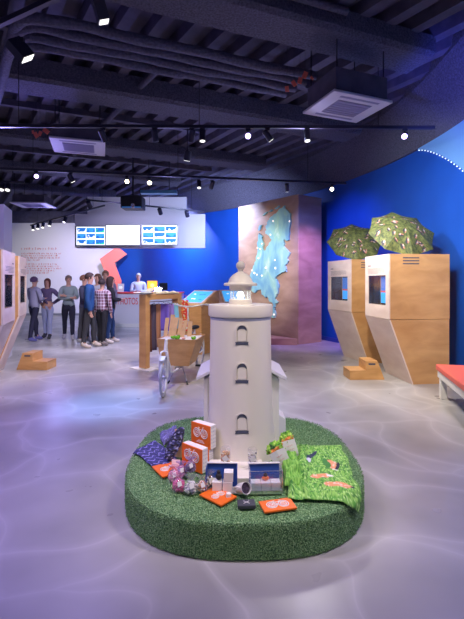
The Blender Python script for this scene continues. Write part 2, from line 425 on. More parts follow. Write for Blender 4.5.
for p in [z5(*q) for q in ((203, 187), (190, 257), (145, 303), (123, 325), (137, 330), (128, 378), (213, 388), (165, 427), (215, 430), (288, 188), (105, 453))] + [z6(*q) for q in ((165, 15), (215, 15), (95, 28), (108, 43), (120, 50), (145, 55), (208, 255))]:
    m = MB(); m.ball(onp(p[0], p[1], .05) - org, .022, 10); m.build('led_light', 'ledmap', mp_, smooth=True)
m = MB()
for i, (x, w) in enumerate(((244, 1.6), (246, 1.2), (247.6, 2.4), (250.4, 1.4))):
    m.prism([onp(x, 225 - i * .25, .001), onp(x + w, 224.9 - i * .25, .001), onp(x + w, 223.4 - i * .25, .001), onp(x, 223.6 - i * .25, .001)], pn * .01)
tag(m.build('wall_lettering', 'white'), 'small white lettering on the wooden pillar beside the relief map', 'lettering')

# ---- light blue panel with the row of bulbs, mounted on the wall above the right booths
def wallpt(Y, off=.0):
    for i in range(len(W) - 1):
        if W[i].y <= Y <= W[i + 1].y:
            t = (Y - W[i].y) / (W[i + 1].y - W[i].y); p = W[i].lerp(W[i + 1], t); n_ = WN[i].lerp(WN[i + 1], t); return Vector((p.x + n_.x * off, p.y + n_.y * off, 0))
def strip_z(Y):   # lower edge of the panel
    return 4.02 - 1.15 * max(0, (7.75 - Y) / 1.9) ** 1.35 if Y > 3 else 0
pl = thing('wall_panel', 'light blue curved wall panel with a row of white bulbs along its lower edge', 'panel', wallpt(6.2, .0))
o0 = wallpt(6.2, 0)
m = MB(); n = 40; vs = []
for i in range(n + 1):
    Y = 7.75 - i / n * 3.4
    for off in (.005, .05):
        p = wallpt(Y, off); zb = max(.9, strip_z(Y)); vs += [p + Vector((0, 0, zb)) - o0, p + Vector((0, 0, ZW + .0)) - o0]
fs = []
for i in range(n):
    a = i * 4; b = a + 4
    fs += [(a, b, b + 1, a + 1), (a + 2, a + 3, b + 3, b + 2), (a, a + 2, b + 2, b), (a + 1, b + 1, b + 3, a + 3)]
fs += [(0, 1, 3, 2), (4 * n, 4 * n + 2, 4 * n + 3, 4 * n + 1)]
m.add(vs, fs); m.build('panel_face', 'lightblue', pl, smooth=False)
Y = 7.68; k = 0
while k < 34:
    p = wallpt(Y, .065); p.z = strip_z(Y) - .01
    m = MB(); m.ball(p - o0, .0115, 8); m.build('bulb', 'led', pl, smooth=True)
    dz = (strip_z(Y - .01) - strip_z(Y)) / .01; Y -= .10 / math.sqrt(1 + dz * dz); k += 1

# ---- white suspended bulkhead over the counter, screens, logo
def arcY(x): return 14.15 - .018 * (x + 3.1) ** 2 + .08
m = MB(); n = 24
def bulk(m, xa, xb, z0, z1, dy=0, th=.25):
    vs = []
    for i in range(n + 1):
        x = xa + (xb - xa) * i / n; y = arcY(x) + dy
        vs += [(x, y, z0), (x, y, z1), (x, y + th, z1), (x, y + th, z0)]
    fs = [(i * 4 + k, i * 4 + (k + 1) % 4, i * 4 + 4 + (k + 1) % 4, i * 4 + 4 + k) for i in range(n) for k in range(4)] + [(0, 1, 2, 3), (4 * n, 4 * n + 3, 4 * n + 2, 4 * n + 1)]
    m.add(vs, fs)
bh = thing('suspended_bulkhead', 'broad white curved bulkhead hanging over the counter behind the screens', 'bulkhead', (0, 0, 0))
bulk(m, -5.38, -.92, 2.72, 3.88); m.build('lower_band', 'wallw', bh)
m = MB(); bulk(m, -5.0, -1.58, 3.88, 4.5, .12); m.build('upper_band', 'wallw', bh)
m = MB()
m.bm.free()
for x in (-4.6, -3.2, -1.9): m = MB(); m.cyl((x, arcY(x) + .2, 4.4), (x, arcY(x) + .2, ZC), .02); m.build('hanger', 'black', bh)

def video_screen(px0, px1, y0, y1, kind, label):
    Y = 13.75; a = at(px0, y1, Y); b = at(px1, y0, Y); w, h = b.x - a.x, b.z - a.z
    t = thing('wall_screen', label, 'screen', a)
    m = MB(); m.box(-.03, w + .03, .0, .07, -.03, h + .03); m.build('screen_frame', 'grey', t, bevel=.008)
    m = MB(); m.box(w * .3, w * .7, .07, .42, h * .3, h * .7); m.build('mount_arm', 'black', t)
    m = MB(); m.box(0, w, -.012, -.002, 0, h, 0)
    if kind == 'grid':
        rr = random.Random(int(px0))
        for i in range(3):
            for j in range(3):
                x0 = w * (.03 + j * .325); x1 = x0 + w * .30; zb = h * (.04 + i * .325); zt = zb + h * .25
                m.box(x0, x1, -.016, -.012, zb, zt, 1 if (i + j) % 2 else 2)
                xs = [x0 + (x1 - x0) * k / 8 for k in range(9)]
                hs = [zb + (zt - zb) * (.15 + .75 * rr.random() * (.5 + .5 * math.sin(k))) for k in range(9)]
                m.prism([(x, -.017, z) for x, z in zip(xs, hs)] + [(x1, -.017, zb), (x0, -.017, zb)], (0, -.002, 0), 3 if (i, j) in ((0, 2), (2, 2)) and kind == 'grid' and px0 < 100 else (2 if (i + j) % 2 else 0))
                if rr.random() > .35: m.box(x0 + .03, x0 + .1, -.021, -.018, zb + .02, zb + .07, 4)
    else:
        for x, z0, z1, ww in ((.36, .34, .48, .012), (.42, .34, .38, .03), (.48, .34, .46, .012), (.51, .40, .46, .04), (.57, .34, .46, .012), (.62, .34, .46, .035)):
            m.box(w * x, w * x + ww * .7, -.015, -.012, h * z0, h * z1, 5)
        m.box(w * .30, w * .72, -.015, -.012, h * .80, h * .825, 5)
    m.build('screen_image', ['scr_w', 'scr_c', 'scr_b', 'scr_g', 'scr_d', 'scr_grey'], t)
    return t
video_screen(76.5, 105, 226.8, 245, 'grid', 'wall screen with nine tiles, some of them green, above the red chevron')
video_screen(106.2, 139.5, 225.3, 244.8, 'blank', 'plain white lit wall screen in the middle of the row of three')
video_screen(142, 177, 225.5, 244.3, 'grid', 'wall screen with nine blue tiles above the end of the counter')
m = MB(); a = at(75, 246.5, 13.9); b = at(79, 226, 13.9); m.prism([(a.x, 13.9, a.z), (b.x, 13.9, a.z), (b.x - .08, 13.9, b.z), (a.x, 13.9, b.z)], (0, .2, 0)); m.build('end_bracket', 'silver', bh)

# chevron logo on the back wall: sits at the seam of white and blue
LY = 18.3
chev = [(99.7, 259), (117, 246.4), (127, 254), (114.5, 263), (121.5, 281), (120, 290), (112, 290), (108.5, 281)]
m = MB(); m.prism([at(x, y, LY) for x, y in chev], (0, .05, 0))
tag(m.build('wall_logo', 'logo_red'), 'large coral red chevron sign on the back wall above the counter', 'sign')
# text printed on the white wall
def text_rows(px0, px1, rows, Y, name, material, label, hgt, seed=1):
    m = MB(); rr = random.Random(seed)
    for (py, frac) in rows:
        x = px0; xe = px0 + (px1 - px0) * frac
        while x < xe:
            w = rr.uniform(.5, 2.6); a = at(x, py, Y); b = at(min(x + w, xe), py, Y)
            # a word: upright and cross strokes
            n_ = max(1, int((b.x - a.x) / (hgt * .75)))
            for k in range(n_):
                xx = a.x + k * hgt * .75
                m.box(xx, xx + hgt * .16, Y - .01, Y, a.z, a.z + hgt * rr.choice((1, 1, 1.35)))
                if rr.random() > .25: m.box(xx, xx + hgt * .5, Y - .01, Y, a.z + hgt * rr.choice((0, .45, .85)), a.z + hgt * (rr.choice((0, .45, .85)) + .15))
            x += w + .55
    return tag(m.build(name, material), label, 'lettering')
text_rows(21.5, 57, [(249.8, 1)], 19.24, 'wall_heading', 'textred', 'red heading line printed high on the white back wall', .085, 2)
rows = [(254.2, 1.0), (256.4, .92), (258.6, .98), (260.8, .45), (264.8, .9), (267.0, .95), (269.2, 1), (271.4, .85), (273.6, .7)]
text_rows(21.5, 61, rows, 19.24, 'wall_paragraph', 'textred', 'small red paragraph printed under the heading on the white back wall', .06, 4)

# ---- counter
ct = thing('service_counter', 'long white service counter with red top and the red word PHOTOS', 'counter', (-3.0, 14.2, 0))
m = MB(); m.box(-1.25, 1.25, 0, .7, .12, 1.15); m.build('counter_front', 'wallw', ct, bevel=.006)
m = MB(); m.box(-1.22, 1.22, -.02, .66, .0, .12); m.build('kickboard', 'white', ct)
m = MB(); m.box(-1.28, 1.28, -.03, .73, 1.15, 1.20); m.build('counter_top', 'red', ct, bevel=.005)
me = text_mesh('PHOTOS', .33, .004, .0); 
tx = bpy.data.objects.new('lettering', me); col.objects.link(tx); me.materials.append(M['red']); tx.parent = ct
a = at(117.5, 304.4, 14.19); tx.rotation_euler = (PI / 2, 0, 0); tx.location = (a.x + 3.0, -.008, a.z); tx.scale = (.54, 1, 1)
# ================================================================ BOOTHS, STOOLS, BENCH, UMBRELLAS
def booth(P, Q, side, label, seed, group='wooden viewing booths'):
    P = Vector((*P, 0)); Q = Vector((*Q, 0)); v = (Q - P); depth = v.length; v.normalize()
    u = Vector((v.y, -v.x, 0)) * side          # away from the aisle
    Wd, LEAN, Z0, Z1 = .975, .37, .987, 1.975
    t = thing('viewing_booth', label, 'booth', P, 0, group)
    L = lambda a, b, z: u * a + v * b + Vector((0, 0, z))
    m = MB(); m.prism([L(.03, 0, Z0), L(.03, 0, Z1), L(Wd, 0, Z1), L(Wd, 0, Z0)], v * depth)
    # boolean-free window: body is built as a shell around the display recess
    m.bm.free(); m = MB()
    w0, w1, zb, zt = depth * .13, depth * .88, 1.19, 1.655
    rec = .085
    m.prism([L(rec, 0, Z0), L(rec, 0, Z1), L(Wd, 0, Z1), L(Wd, 0, Z0)], v * depth)
    m.prism([L(.02, 0, Z0), L(.02, 0, zb), L(rec, 0, zb), L(rec, 0, Z0)], v * depth)
    m.prism([L(.02, 0, zt), L(.02, 0, Z1), L(rec, 0, Z1), L(rec, 0, zt)], v * depth)
    m.prism([L(.02, 0, zb), L(.02, 0, zt), L(rec, 0, zt), L(rec, 0, zb)], v * w0)
    m.prism([L(.02, w1, zb), L(.02, w1, zt), L(rec, w1, zt), L(rec, w1, zb)], v * (depth - w1))
    bmesh.ops.remove_doubles(m.bm, verts=m.bm.verts, dist=.0005)
    m.build('upper_cabinet', 'wood', t)
    m = MB(); m.prism([L(.025, .004, Z0 - .006), L(LEAN + .02, .004, 0), L(Wd - .004, .004, 0), L(Wd - .004, .004, Z0 - .006)], v * (depth - .008)); m.build('lower_cabinet', 'wood', t)
    m = MB()
    for a0, a1, b0, b1 in ((0, depth, Z0, zb), (0, depth, zt, Z1), (0, w0, zb, zt), (w1, depth, zb, zt)):
        m.prism([L(0, a0, b0), L(0, a1, b0), L(0, a1, b1), L(0, a0, b1)], u * .02)
    bmesh.ops.remove_doubles(m.bm, verts=m.bm.verts, dist=.0005)
    m.build('front_panel', 'wood_p', t)
    m = MB(); m.prism([L(0, 0, Z0 - .006), L(.025, 0, Z0 - .006), L(LEAN + .02, 0, 0), L(LEAN, 0, 0)], v * depth); m.build('sloped_panel', 'wood_p', t)
    m = MB(); m.prism([L(rec - .02, w0, zb), L(rec - .02, w0, zt), L(rec, w0, zt), L(rec, w0, zb)], v * (w1 - w0))
    m.prism([L(.021, w0 - .001, zb), L(rec, w0 - .001, zb), L(rec, w0 - .001, zt), L(.021, w0 - .001, zt)], v * .01)
    m.prism([L(.021, w1 - .009, zb), L(rec, w1 - .009, zb), L(rec, w1 - .009, zt), L(.021, w1 - .009, zt)], v * .01)
    m.build('display_backing', 'darkglass', t)
    if side > 0:
        wd = w1 - w0; m = MB(); r0 = rec - .03
        s0, s1 = (w0 + .02, w0 + wd * .42)
        def q(a0, a1, z0_, z1_, mi): m.prism([L(r0, a0, z0_), L(r0, a1, z0_), L(r0, a1, z1_), L(r0, a0, z1_)], u * .006, mi)
        hh = zt - zb
        q(s0, s1, zb + hh * .48, zt - .02, 0); q(s0, s1, zb + hh * .42, zb + hh * .48, 1); q(s0, s1, zb + .03, zb + hh * .42, 2)
        m.build('lit_picture', ['scr_s', 'scr_r', 'scr_c'], t)
        m = MB(); q(s1 + .004, s1 + .016, zb + .01, zt - .01, 0); m.build('divider', 'wood', t)
    m = MB(); m.prism([L(.012, w0, zb), L(.012, w1, zb), L(.012, w1, zt), L(.012, w0, zt)], u * .003); m.build('window_pane', 'clear', t)
    m = MB(); rr = random.Random(seed)                                         # three vent slots on the side
    for k in range(3):
        z = Z1 - .05 - k * .045; m.prism([L(.22, -.003, z), L(.22, -.003, z - .016), L(.48, -.003, z - .016), L(.48, -.003, z)], v * .006)
    m.build('vent_slot', 'recess', t)
    m = MB()
    sgn = -1
    b0 = depth * .86
    def word(b, w, z, h): m.prism([L(-.002, b, z), L(-.002, b - w, z), L(-.002, b - w, z + h), L(-.002, b, z + h)], u * .003)
    word(b0, .10, Z1 - .17, .018)
    for k in range(5):
        b = b0; z = Z1 - .215 - k * .019; end = b0 - depth * (.66 if k < 4 else .4)
        while b > end: w = rr.uniform(.012, .05); word(b, w, z, .006); b -= w + .01
    m.build('caption_text', 'textgrey', t)
    return t
booth((2.357, 6.2), (2.264, 7.02), 1, 'wooden viewing booth nearest the coral bench, open patterned umbrella on top', 1)
booth((2.219, 7.72), (1.99, 8.57), 1, 'wooden viewing booth nearest the wooden map pillar, with the smaller-looking umbrella on top', 2)
booth((-2.98, 5.37), (-3.23, 6.15), -1, 'wooden viewing booth cut by the picture edge with pale front and dark window', 3)
booth((-3.475, 6.75), (-3.74, 7.52), -1, 'wooden viewing booth with dark window, directly beside the standing group', 4)

def stool(P, rz, mir, label):
    t = thing('step_stool', label, 'step stool', P, rz)
    s = mir
    m = MB()                                                                     # side profile, toes towards the aisle
    prof = [(0, 0), (.02 * 0, .145), (.26, .145), (.26, .29), (.45, .29), (.56, 0)]
    m.prism([(s * x, 0, z) for x, z in prof], (0, .34, 0)); m.build('steps', 'wood_d', t, bevel=.004)
    m = MB(); m.box(min(s * .30, s * .41), max(s * .30, s * .41), -.003, .004, .235, .262); m.build('hand_slot', 'recess', t)
    m = MB()
    m.box(min(-.004 * s, s * .262), max(-.004 * s, s * .262), .0, .34, .145, .151); m.box(min(s * .256, s * .452), max(s * .256, s * .452), 0, .34, .29, .296)
    m.build('tread', 'wood', t, bevel=.002)
stool((1.862, 6.53, 0), math.radians(2), 1, 'small two-step wooden stool between the two umbrella-topped booths')
stool((-3.25, 7.25, 0), math.radians(-4), -1, 'small two-step wooden stool in front of the standing group, beside the dark-windowed booth')

# coral bench
A = Vector((2.76, 5.60, 0)); B = Vector((2.50, 4.46, 0)); d = (B - A).normalized(); nrm = Vector((-d.y, d.x, 0)) 
if nrm.x < 0: nrm = -nrm
t = thing('bench', 'white bench with a coral red cushion at the picture edge', 'bench', A)
Ln, Wd = 1.9, .62
m = MB(); m.prism([(0, 0, .365), d * Ln + Vector((0, 0, .365)), d * Ln + nrm * Wd + Vector((0, 0, .365)), nrm * Wd + Vector((0, 0, .365))], (0, 0, .075)); m.build('cushion', 'coral', t, bevel=.015)
m = MB(); i = .02
m.prism([d * i + nrm * i + Vector((0, 0, .27)), d * (Ln - i) + nrm * i + Vector((0, 0, .27)), d * (Ln - i) + nrm * (Wd - i) + Vector((0, 0, .27)), d * i + nrm * (Wd - i) + Vector((0, 0, .27))], (0, 0, .095)); m.build('bench_frame', 'white', t, bevel=.004)
for a_, b_ in ((.06, .03), (Ln - .14, .03), (.06, Wd - .11), (Ln - .14, Wd - .11)):
    m = MB(); c = d * (a_ + .04) + nrm * (b_ + .04) + Vector((0, 0, .135)); m.obox(c, d * .08, nrm * .08, (0, 0, .27)); m.build('leg', 'white', t, bevel=.004)

# umbrellas
fab = attr_mat('printed_canopy', .7)
def umbrella(c, tilt, yaw, label, seed):
    t = thing('umbrella', label, 'umbrella', c, rot=(tilt, 0, yaw))
    R = .50; Hh = .19; rr = random.Random(seed)
    birds = []
    for k in range(8):
        for j in range(5): birds.append(((k + rr.uniform(.15, .85)) * PI / 4, rr.uniform(.14, .47) if j else rr.uniform(.3, .46), rr.uniform(0, PI), rr.uniform(.034, .052)))
    def colf(i, co):
        n1 = noise.noise(Vector((co.x * 17, co.y * 17, seed))) + .6 * noise.noise(Vector((co.x * 42, co.y * 42, seed + 3)))
        c = Vector((.05, .065, .014)).lerp(Vector((.17, .19, .05)), min(1, max(0, .5 + n1)))
        if abs(noise.noise(Vector((co.x * 26, co.y * 26, seed + 20)))) < .05: c = Vector((.04, .06, .02))
        for a, r, th, s in birds:
            dx, dy = co.x - r * math.cos(a), co.y - r * math.sin(a); x = dx * math.cos(th) + dy * math.sin(th); y = -dx * math.sin(th) + dy * math.cos(th)
            if (x / s) ** 2 + (y / (s * .55)) ** 2 < 1: c = Vector((.03, .03, .045)) if y > -.1 * s else Vector((.52, .20, .14))
            if ((x - s * .2) / (s * .35)) ** 2 + ((y + s * .3) / (s * .22)) ** 2 < 1: c = Vector((.58, .52, .46))
        return c
    m = MB()
    for k in range(8):
        a0, a1 = k * PI / 4, (k + 1) * PI / 4
        def f(uu, vv):
            r = R * uu; a = a0 + (a1 - a0) * vv; ch = math.cos(PI / 8) / math.cos((vv - .5) * PI / 4)
            sag = 4 * vv * (1 - vv)
            rr_ = r * (ch if True else 1) / math.cos(PI / 8) * 1.0
            z = Hh * (1 - uu ** 1.9) - .018 * sag * uu - .0
            rr_ *= 1 - .03 * sag * uu
            return Vector((rr_ * math.cos(a), rr_ * math.sin(a), z))
        m.grid(f, 36, 26)
    bmesh.ops.remove_doubles(m.bm, verts=m.bm.verts, dist=.0008)
    m.build('canopy', fab, t, smooth=True, colf=colf)
    for k in range(8):
        a = k * PI / 4; pts = [(R * u_ / 8 * math.cos(a), R * u_ / 8 * math.sin(a), Hh * (1 - (u_ / 8) ** 1.9) - .005) for u_ in range(9)]
        m = MB(); m.tube(pts, .003, 6); rb = m.build('rib', 'black', t)
        m = MB(); m.ball(pts[-1], .007, 8); m.build('rib_tip', 'black', rb)
    m = MB(); m.cyl((0, 0, Hh - .40), (0, 0, Hh + .0), .006); m.build('shaft', 'black', t)
    m = MB(); m.cyl((0, 0, Hh - .005), (0, 0, Hh + .055), .008, .003); m.build('ferrule', 'black', t)
    m = MB(); m.tube([(0, .0, Hh - .38), (0, 0, Hh - .47), (0, -.012, Hh - .485), (0, -.03, Hh - .48), (0, -.04, Hh - .455)], .011, 8); m.build('handle', 'black', t, smooth=True)
    return t
# canopy axis points towards the aisle and up
umbrella(at(401.5, 233, 6.62), math.radians(47), math.radians(3), 'open green bird-print umbrella on the booth nearest the coral bench', 3)
umbrella(at(354.5, 241.5, 8.15), math.radians(47), math.radians(-8), 'open green bird-print umbrella on the booth nearest the map pillar', 8)

# ================================================================ CEILING FITTINGS
def cassette(c, ang, w, d_, h, label, grille=True, body=True):
    t = thing('ceiling_cassette', label, 'air conditioner', c, ang)
    m = MB(); m.box(-w / 2, w / 2, -d_ / 2, d_ / 2, 0, .035); m.build('face_panel', 'panel_w', t, bevel=.008)
    m = MB(); m.box(-w * .29, w * .29, -d_ * .26, d_ * .26, -.006, .0)
    for k in range(7): y = -d_ * .24 + k * d_ * .08; m.box(-w * .28, w * .28, y, y + .008, -.012, -.006)
    m.build('grille', 'panel_g', t)
    for s in (-1, 1):
        m = MB(); m.box(-w * .33, w * .33, s * d_ * .38 - .02, s * d_ * .38 + .02, -.004, 0); m.build('air_flap', 'panel_g', t)
    m = MB(); m.box(-w * .44, w * .44, -d_ * .44, d_ * .44, .035, h); m.build('housing', 'ceil', t)
    for sx in (-1, 1):
        for sy in (-1, 1): m = MB(); m.cyl((sx * w * .4, sy * d_ * .4, h), (sx * w * .4, sy * d_ * .4, ZC + .05 - c[2]), .008, n=6); m.build('hanger_rod', 'black', t)
ang = math.atan2(.37, .93)
cassette((-2.68, 7.23, 3.9), ang * .8, .88, .80, .26, 'white ceiling air conditioner panel above the left booths'.replace('left booths', 'dark-windowed booths'))
cassette((1.55, 5.60, 3.9), ang, .92, .74, .34, 'ceiling air conditioner panel above the umbrella-topped booths')
cassette((-6.1, 12.7, 3.9), .05, 1.05, .85, .26, 'distant ceiling air conditioner panel above the white text wall')

def track(pts, label):
    m = MB()
    for a, b in zip(pts[:-1], pts[1:]):
        a, b = Vector(a), Vector(b); d = (b - a); m.obox((a + b) / 2, d, d.normalized().cross(Vector((0, 0, 1))) * .04, (0, 0, .045))
    t = m.build('track_rail', 'track'); tag(t, label, 'track', None)
    L_ = [Vector(pts[0]).lerp(Vector(pts[-1]), f_) for f_ in (.12, .5, .88)] if len(pts) == 2 else [Vector(p) for p in pts[1:-1]]
    for p in L_: m = MB(); m.cyl(p + Vector((0, 0, .02)), (p.x, p.y, ZC + .05), .006, n=6); m.build('hanger_rod', 'black', t)
    return t
TZ = 3.8
track([(-3.9, 5.95, TZ), (2.95, 6.02, TZ)], 'straight black lighting rail across the hall above the lighthouse')
track([(-4.9, 8.15, TZ), (2.6, 9.42, TZ)], 'second black lighting rail, behind the air conditioner panels')
track([(-2.25, 3.72, TZ), (-.62, 2.86, TZ)], 'close black lighting rail crossing the upper corner of the view')
track([(-8.0, 16.4, TZ), (-3.75, 12.15, TZ)], 'far black lighting rail slanting above the standing group')
track([(-4.0, 11.3, TZ), (-.9, 13.2, TZ)], 'far black lighting rail in front of the white bulkhead')
track([(-7.0, 9.4, TZ + .1), (-4.9, 9.75, TZ + .1)], 'short black lighting rail above the partition behind the booths')

def spotlight(p, aim, lens, label, L=.17, r=.042, group='track spotlights', box=False, drop=.10):
    p = Vector(p); aim = Vector(aim).normalized()
    t = thing('track_spotlight', label, 'spotlight', p, 0, group)
    m = MB(); m.box(-.035, .035, -.018, .018, drop - .035, drop); m.cyl((0, 0, 0), (0, 0, drop - .03), .009, n=8); m.build('bracket', 'track', t)
    m = MB()
    if box:
        q = Vector((0, 0, 1)).rotation_difference(aim).to_matrix(); m.obox(aim * 0, q @ Vector((r * 2.4, 0, 0)), q @ Vector((0, r * 1.6, 0)), aim * L)
    else:
        m.lathe([(r * .75, -L * .5), (r, -L * .42), (r, L * .5)], 20, (0, 0, 0), aim)
    m.build('lamp_housing', 'track', t, smooth=True, bevel=.0)
    m = MB()
    if box: m.obox(aim * (L * .5 + .003), q @ Vector((r * 2.1, 0, 0)), q @ Vector((0, r * 1.3, 0)), aim * .006)
    else: m.cyl(aim * (L * .5 - .002), aim * (L * .5 + .006), r * .86, n=20)
    m.build('lens', lens, t)
    return t
# on the first rail (Y about 6)
ZS = TZ - .12
def onrail(px, Y, dz=0): return Vector(((px - CX) / F * Y, Y, ZS + dz))
RL = 'first rail across the hall'
for px, aim, lens, l in ((103, (.3, .6, -.9), 'black', 'dark spotlight on the %s, above the white air conditioner panel' % RL),
                         (155, (.1, .3, -1), 'black', 'dark drum spotlight on the %s, above the standing group side' % RL),
                         (192, (-.2, .4, -1), 'black', 'dark tilted spotlight on the %s, beside the pale downward lamp' % RL),
                         (202.5, (0, -.1, -1), 'lens', 'pale-lensed lamp pointing down from the %s' % RL),
                         (248, (-.03, -.95, -.45), 'violet', 'lit violet spotlight on the %s, above the lighthouse' % RL),
                         (267.5, (.6, .25, -.75), 'lens', 'silver-sided tilted spotlight on the %s, beside the lit violet one' % RL),
                         (307, (.05, -.2, -1), 'lens', 'silver-sided upright spotlight on the %s, below the air conditioner' % RL),
                         (404.7, (-.38, -.8, -.45), 'violet', 'lit violet spotlight on the %s, above the umbrellas' % RL)):
    spotlight(onrail(px, 6.0), aim, lens, l, .17, .045)
for px, Y, aim, lens, l in ((36, 8.27, (.47, -.8, -.36), 'violet', 'lit violet spotlight on the second rail, above the standing group'),
                            (71, 8.45, (.4, .3, -.9), 'lens', 'V-shaped pale-lensed spotlight on the second rail'),
                            (127, 8.68, (.22, -.9, -.42), 'warm', 'lit warm spotlight on the second rail, one of the close pair, nearer the standing group'),
                            (149.5, 8.8, (.18, -.9, -.42), 'warm', 'lit warm spotlight on the second rail, one of the close pair, nearer the lighthouse'),
                            (199, 9.0, (.05, -.3, -1), 'lens', 'pale downward spotlight on the second rail, behind the pale lamp'),
                            (212, 9.05, (-.3, .4, -.8), 'black', 'small dark spotlight on the second rail, above the cargo bike'),
                            (287, 9.32, (.1, .5, -.8), 'lens', 'V-shaped pale spotlight on the second rail, above the map pillar'),
                            (332, 9.40, (-.23, -.85, -.40), 'warm', 'lit warm spotlight at the end of the second rail, beside the map pillar')):
    p = onrail(px, Y); p.x = min(p.x, 2.45); spotlight(p, aim, lens, l, .17, .048)
spotlight(onrail(187.5, 6.9, -.02), (-.2, .3, -1), 'lens', 'dark spotlight hanging between the two long rails, near the lighthouse top', .16, .06, drop=.5)
spotlight(at(20, 45, 3.5) + Vector((0, 0, -.04)), (.65, .3, -.75), 'lens', 'black spotlight with bright slot lens on the close corner rail', .17, .052, box=True)
spotlight(at(99, 8, 3.15) + Vector((0, 0, .02)), (.25, .35, -.95), 'lens', 'black boxy spotlight with a cream square lens at the top of the view', .22, .052, box=True)
for i, (px, py, l) in enumerate(((33, 227, 'farthest of the tight row of small black spotlights over the standing group'), (38, 227, 'small black spotlight, second in the tight row over the standing group'), (43, 226, 'small black spotlight, third in the tight row over the standing group'),
                    (50, 224.5, 'small black spotlight next to the tight row over the standing group'), (65, 221, 'small black spotlight alone on the slanting far rail'))):
    Y = 1 / 1 * (TZ - .12 - HC) * F / (HY - py) ; Y = min(Y, 16.2); Y = (TZ - .12 - HC) * F / (HY - py) if Y < 16.2 else 16.0
    # keep it on the slanting rail
    s_ = (px - CX) / F; Yr = (16.4 + 8.0 * 1.0) / (1 - s_ * -1.0 * 1.0 * -1 + 0) if False else None
    # rail: X = -8 + t*4.7, Y = 16.4 - t*4.7 -> X + Y = 8.4
    Yr = 8.4 / (1 + s_)
    spotlight((s_ * Yr, Yr, ZS), (.2 - i * .1, -.4, -1), 'lens', l, .2, .06)
for px, l in ((89, 'hook-shaped black spotlight before the white bulkhead, above the tiled screen'), (160, 'hook-shaped black spotlight before the white bulkhead, beside the projector'), (187, 'small black spotlight before the white bulkhead above the end screen')):
    s_ = (px - CX) / F; Yr = (11.3 + 4.0 * .613) / (1 - s_ * .613); 
    Yr = min(Yr, 13.1); spotlight((s_ * Yr, Yr, ZS), (.1, .6, -.6), 'black', l, .2, .065)
for px, l in ((2, 'black spotlight over the partition at the picture edge'), (8, 'black spotlight over the partition, inner of the pair')):
    s_ = (px - CX) / F; Yr = (9.4 + 7 * .1667) / (1 - s_ * .1667); spotlight((s_ * Yr, Yr, ZS + .1), (.1, -.5, -1), 'lens', l, .18, .06)

# projector
p = at(133, 203.5, 10.2)
t = thing('projector', 'black boxy projector hanging in front of the white bulkhead', 'projector', p)
m = MB(); m.box(-.26, .26, -.2, .25, -.14, .16); m.build('projector_body', 'black', t, bevel=.02)
m = MB(); m.lathe([(.07, -.03), (.055, .0), (.05, .03)], 20, (.05, -.21, -.09), (0, -1, 0)); m.build('projector_lens', 'warm' if False else 'silver', t, smooth=True)
m = MB(); m.cyl((0, 0, .16), (0, 0, ZC - p.z + .05), .022); m.box(-.2, .2, -.03, .03, .16, .2); m.build('ceiling_mount', 'black', t)
m = MB(); m.box(-.22, .24, -.215, -.2, -.135, -.115); m.build('trim_strip', 'scr_s', t)
m = MB(); a = at(141, 192, 10.6); b = at(177, 190.5, 10.6); m.box(a.x, b.x, 10.5, 10.7, a.z - .05, a.z + .03)
t = m.build('ceiling_duct', mat('duct_teal', (.10, .30, .50), .35)); tag(t, 'slim blue-grey duct beside the black projector', 'duct')
for x_ in (a.x + .2, b.x - .2): m = MB(); m.cyl((x_, 10.6, a.z), (x_, 10.6, ZC), .01); m.build('hanger_rod', 'black', t)

# small red tags hanging from wires
def tags(lst, Y, base):
    for i, (px, py, w, rot) in enumerate(lst):
        p = at(px, py, Y); m = MB(); m.obox((0, 0, 0), (w * math.cos(rot), 0, w * math.sin(rot)), (0, .008, 0), (-1.5 * w * math.sin(rot), 0, 1.5 * w * math.cos(rot)))
        o = m.build('hanging_tag', 'logo_red'); o.location = p
        tag(o, base[0] % base[1][i], 'tag', base[2])
        m = MB(); m.cyl((0, 0, w * .5), (0, 0, ZC - p.z + .02), .0025, n=5); m.build('wire', 'black', o)
order = ['lowest', 'curled second', 'tilted middle', 'topmost', 'small outermost']
tags([(287, 89, .05, .1), (294, 83.5, .05, .6), (300, 80.5, .055, -.25), (305, 75, .06, -.4), (312, 78, .03, .7)], 5.4, ('%s of the small red tags hanging beside the big air conditioner housing', order, 'red tags beside the big air conditioner'))
tags([(36, 135, .07, .5), (40, 133.5, .06, -.4), (46, 131, .08, .9), (33, 132, .04, .2)], 7.6, ('%s of the small red tags hanging beside the white air conditioner panel', ['lowest', 'middle', 'largest', 'smallest'], 'red tags beside the white air conditioner'))
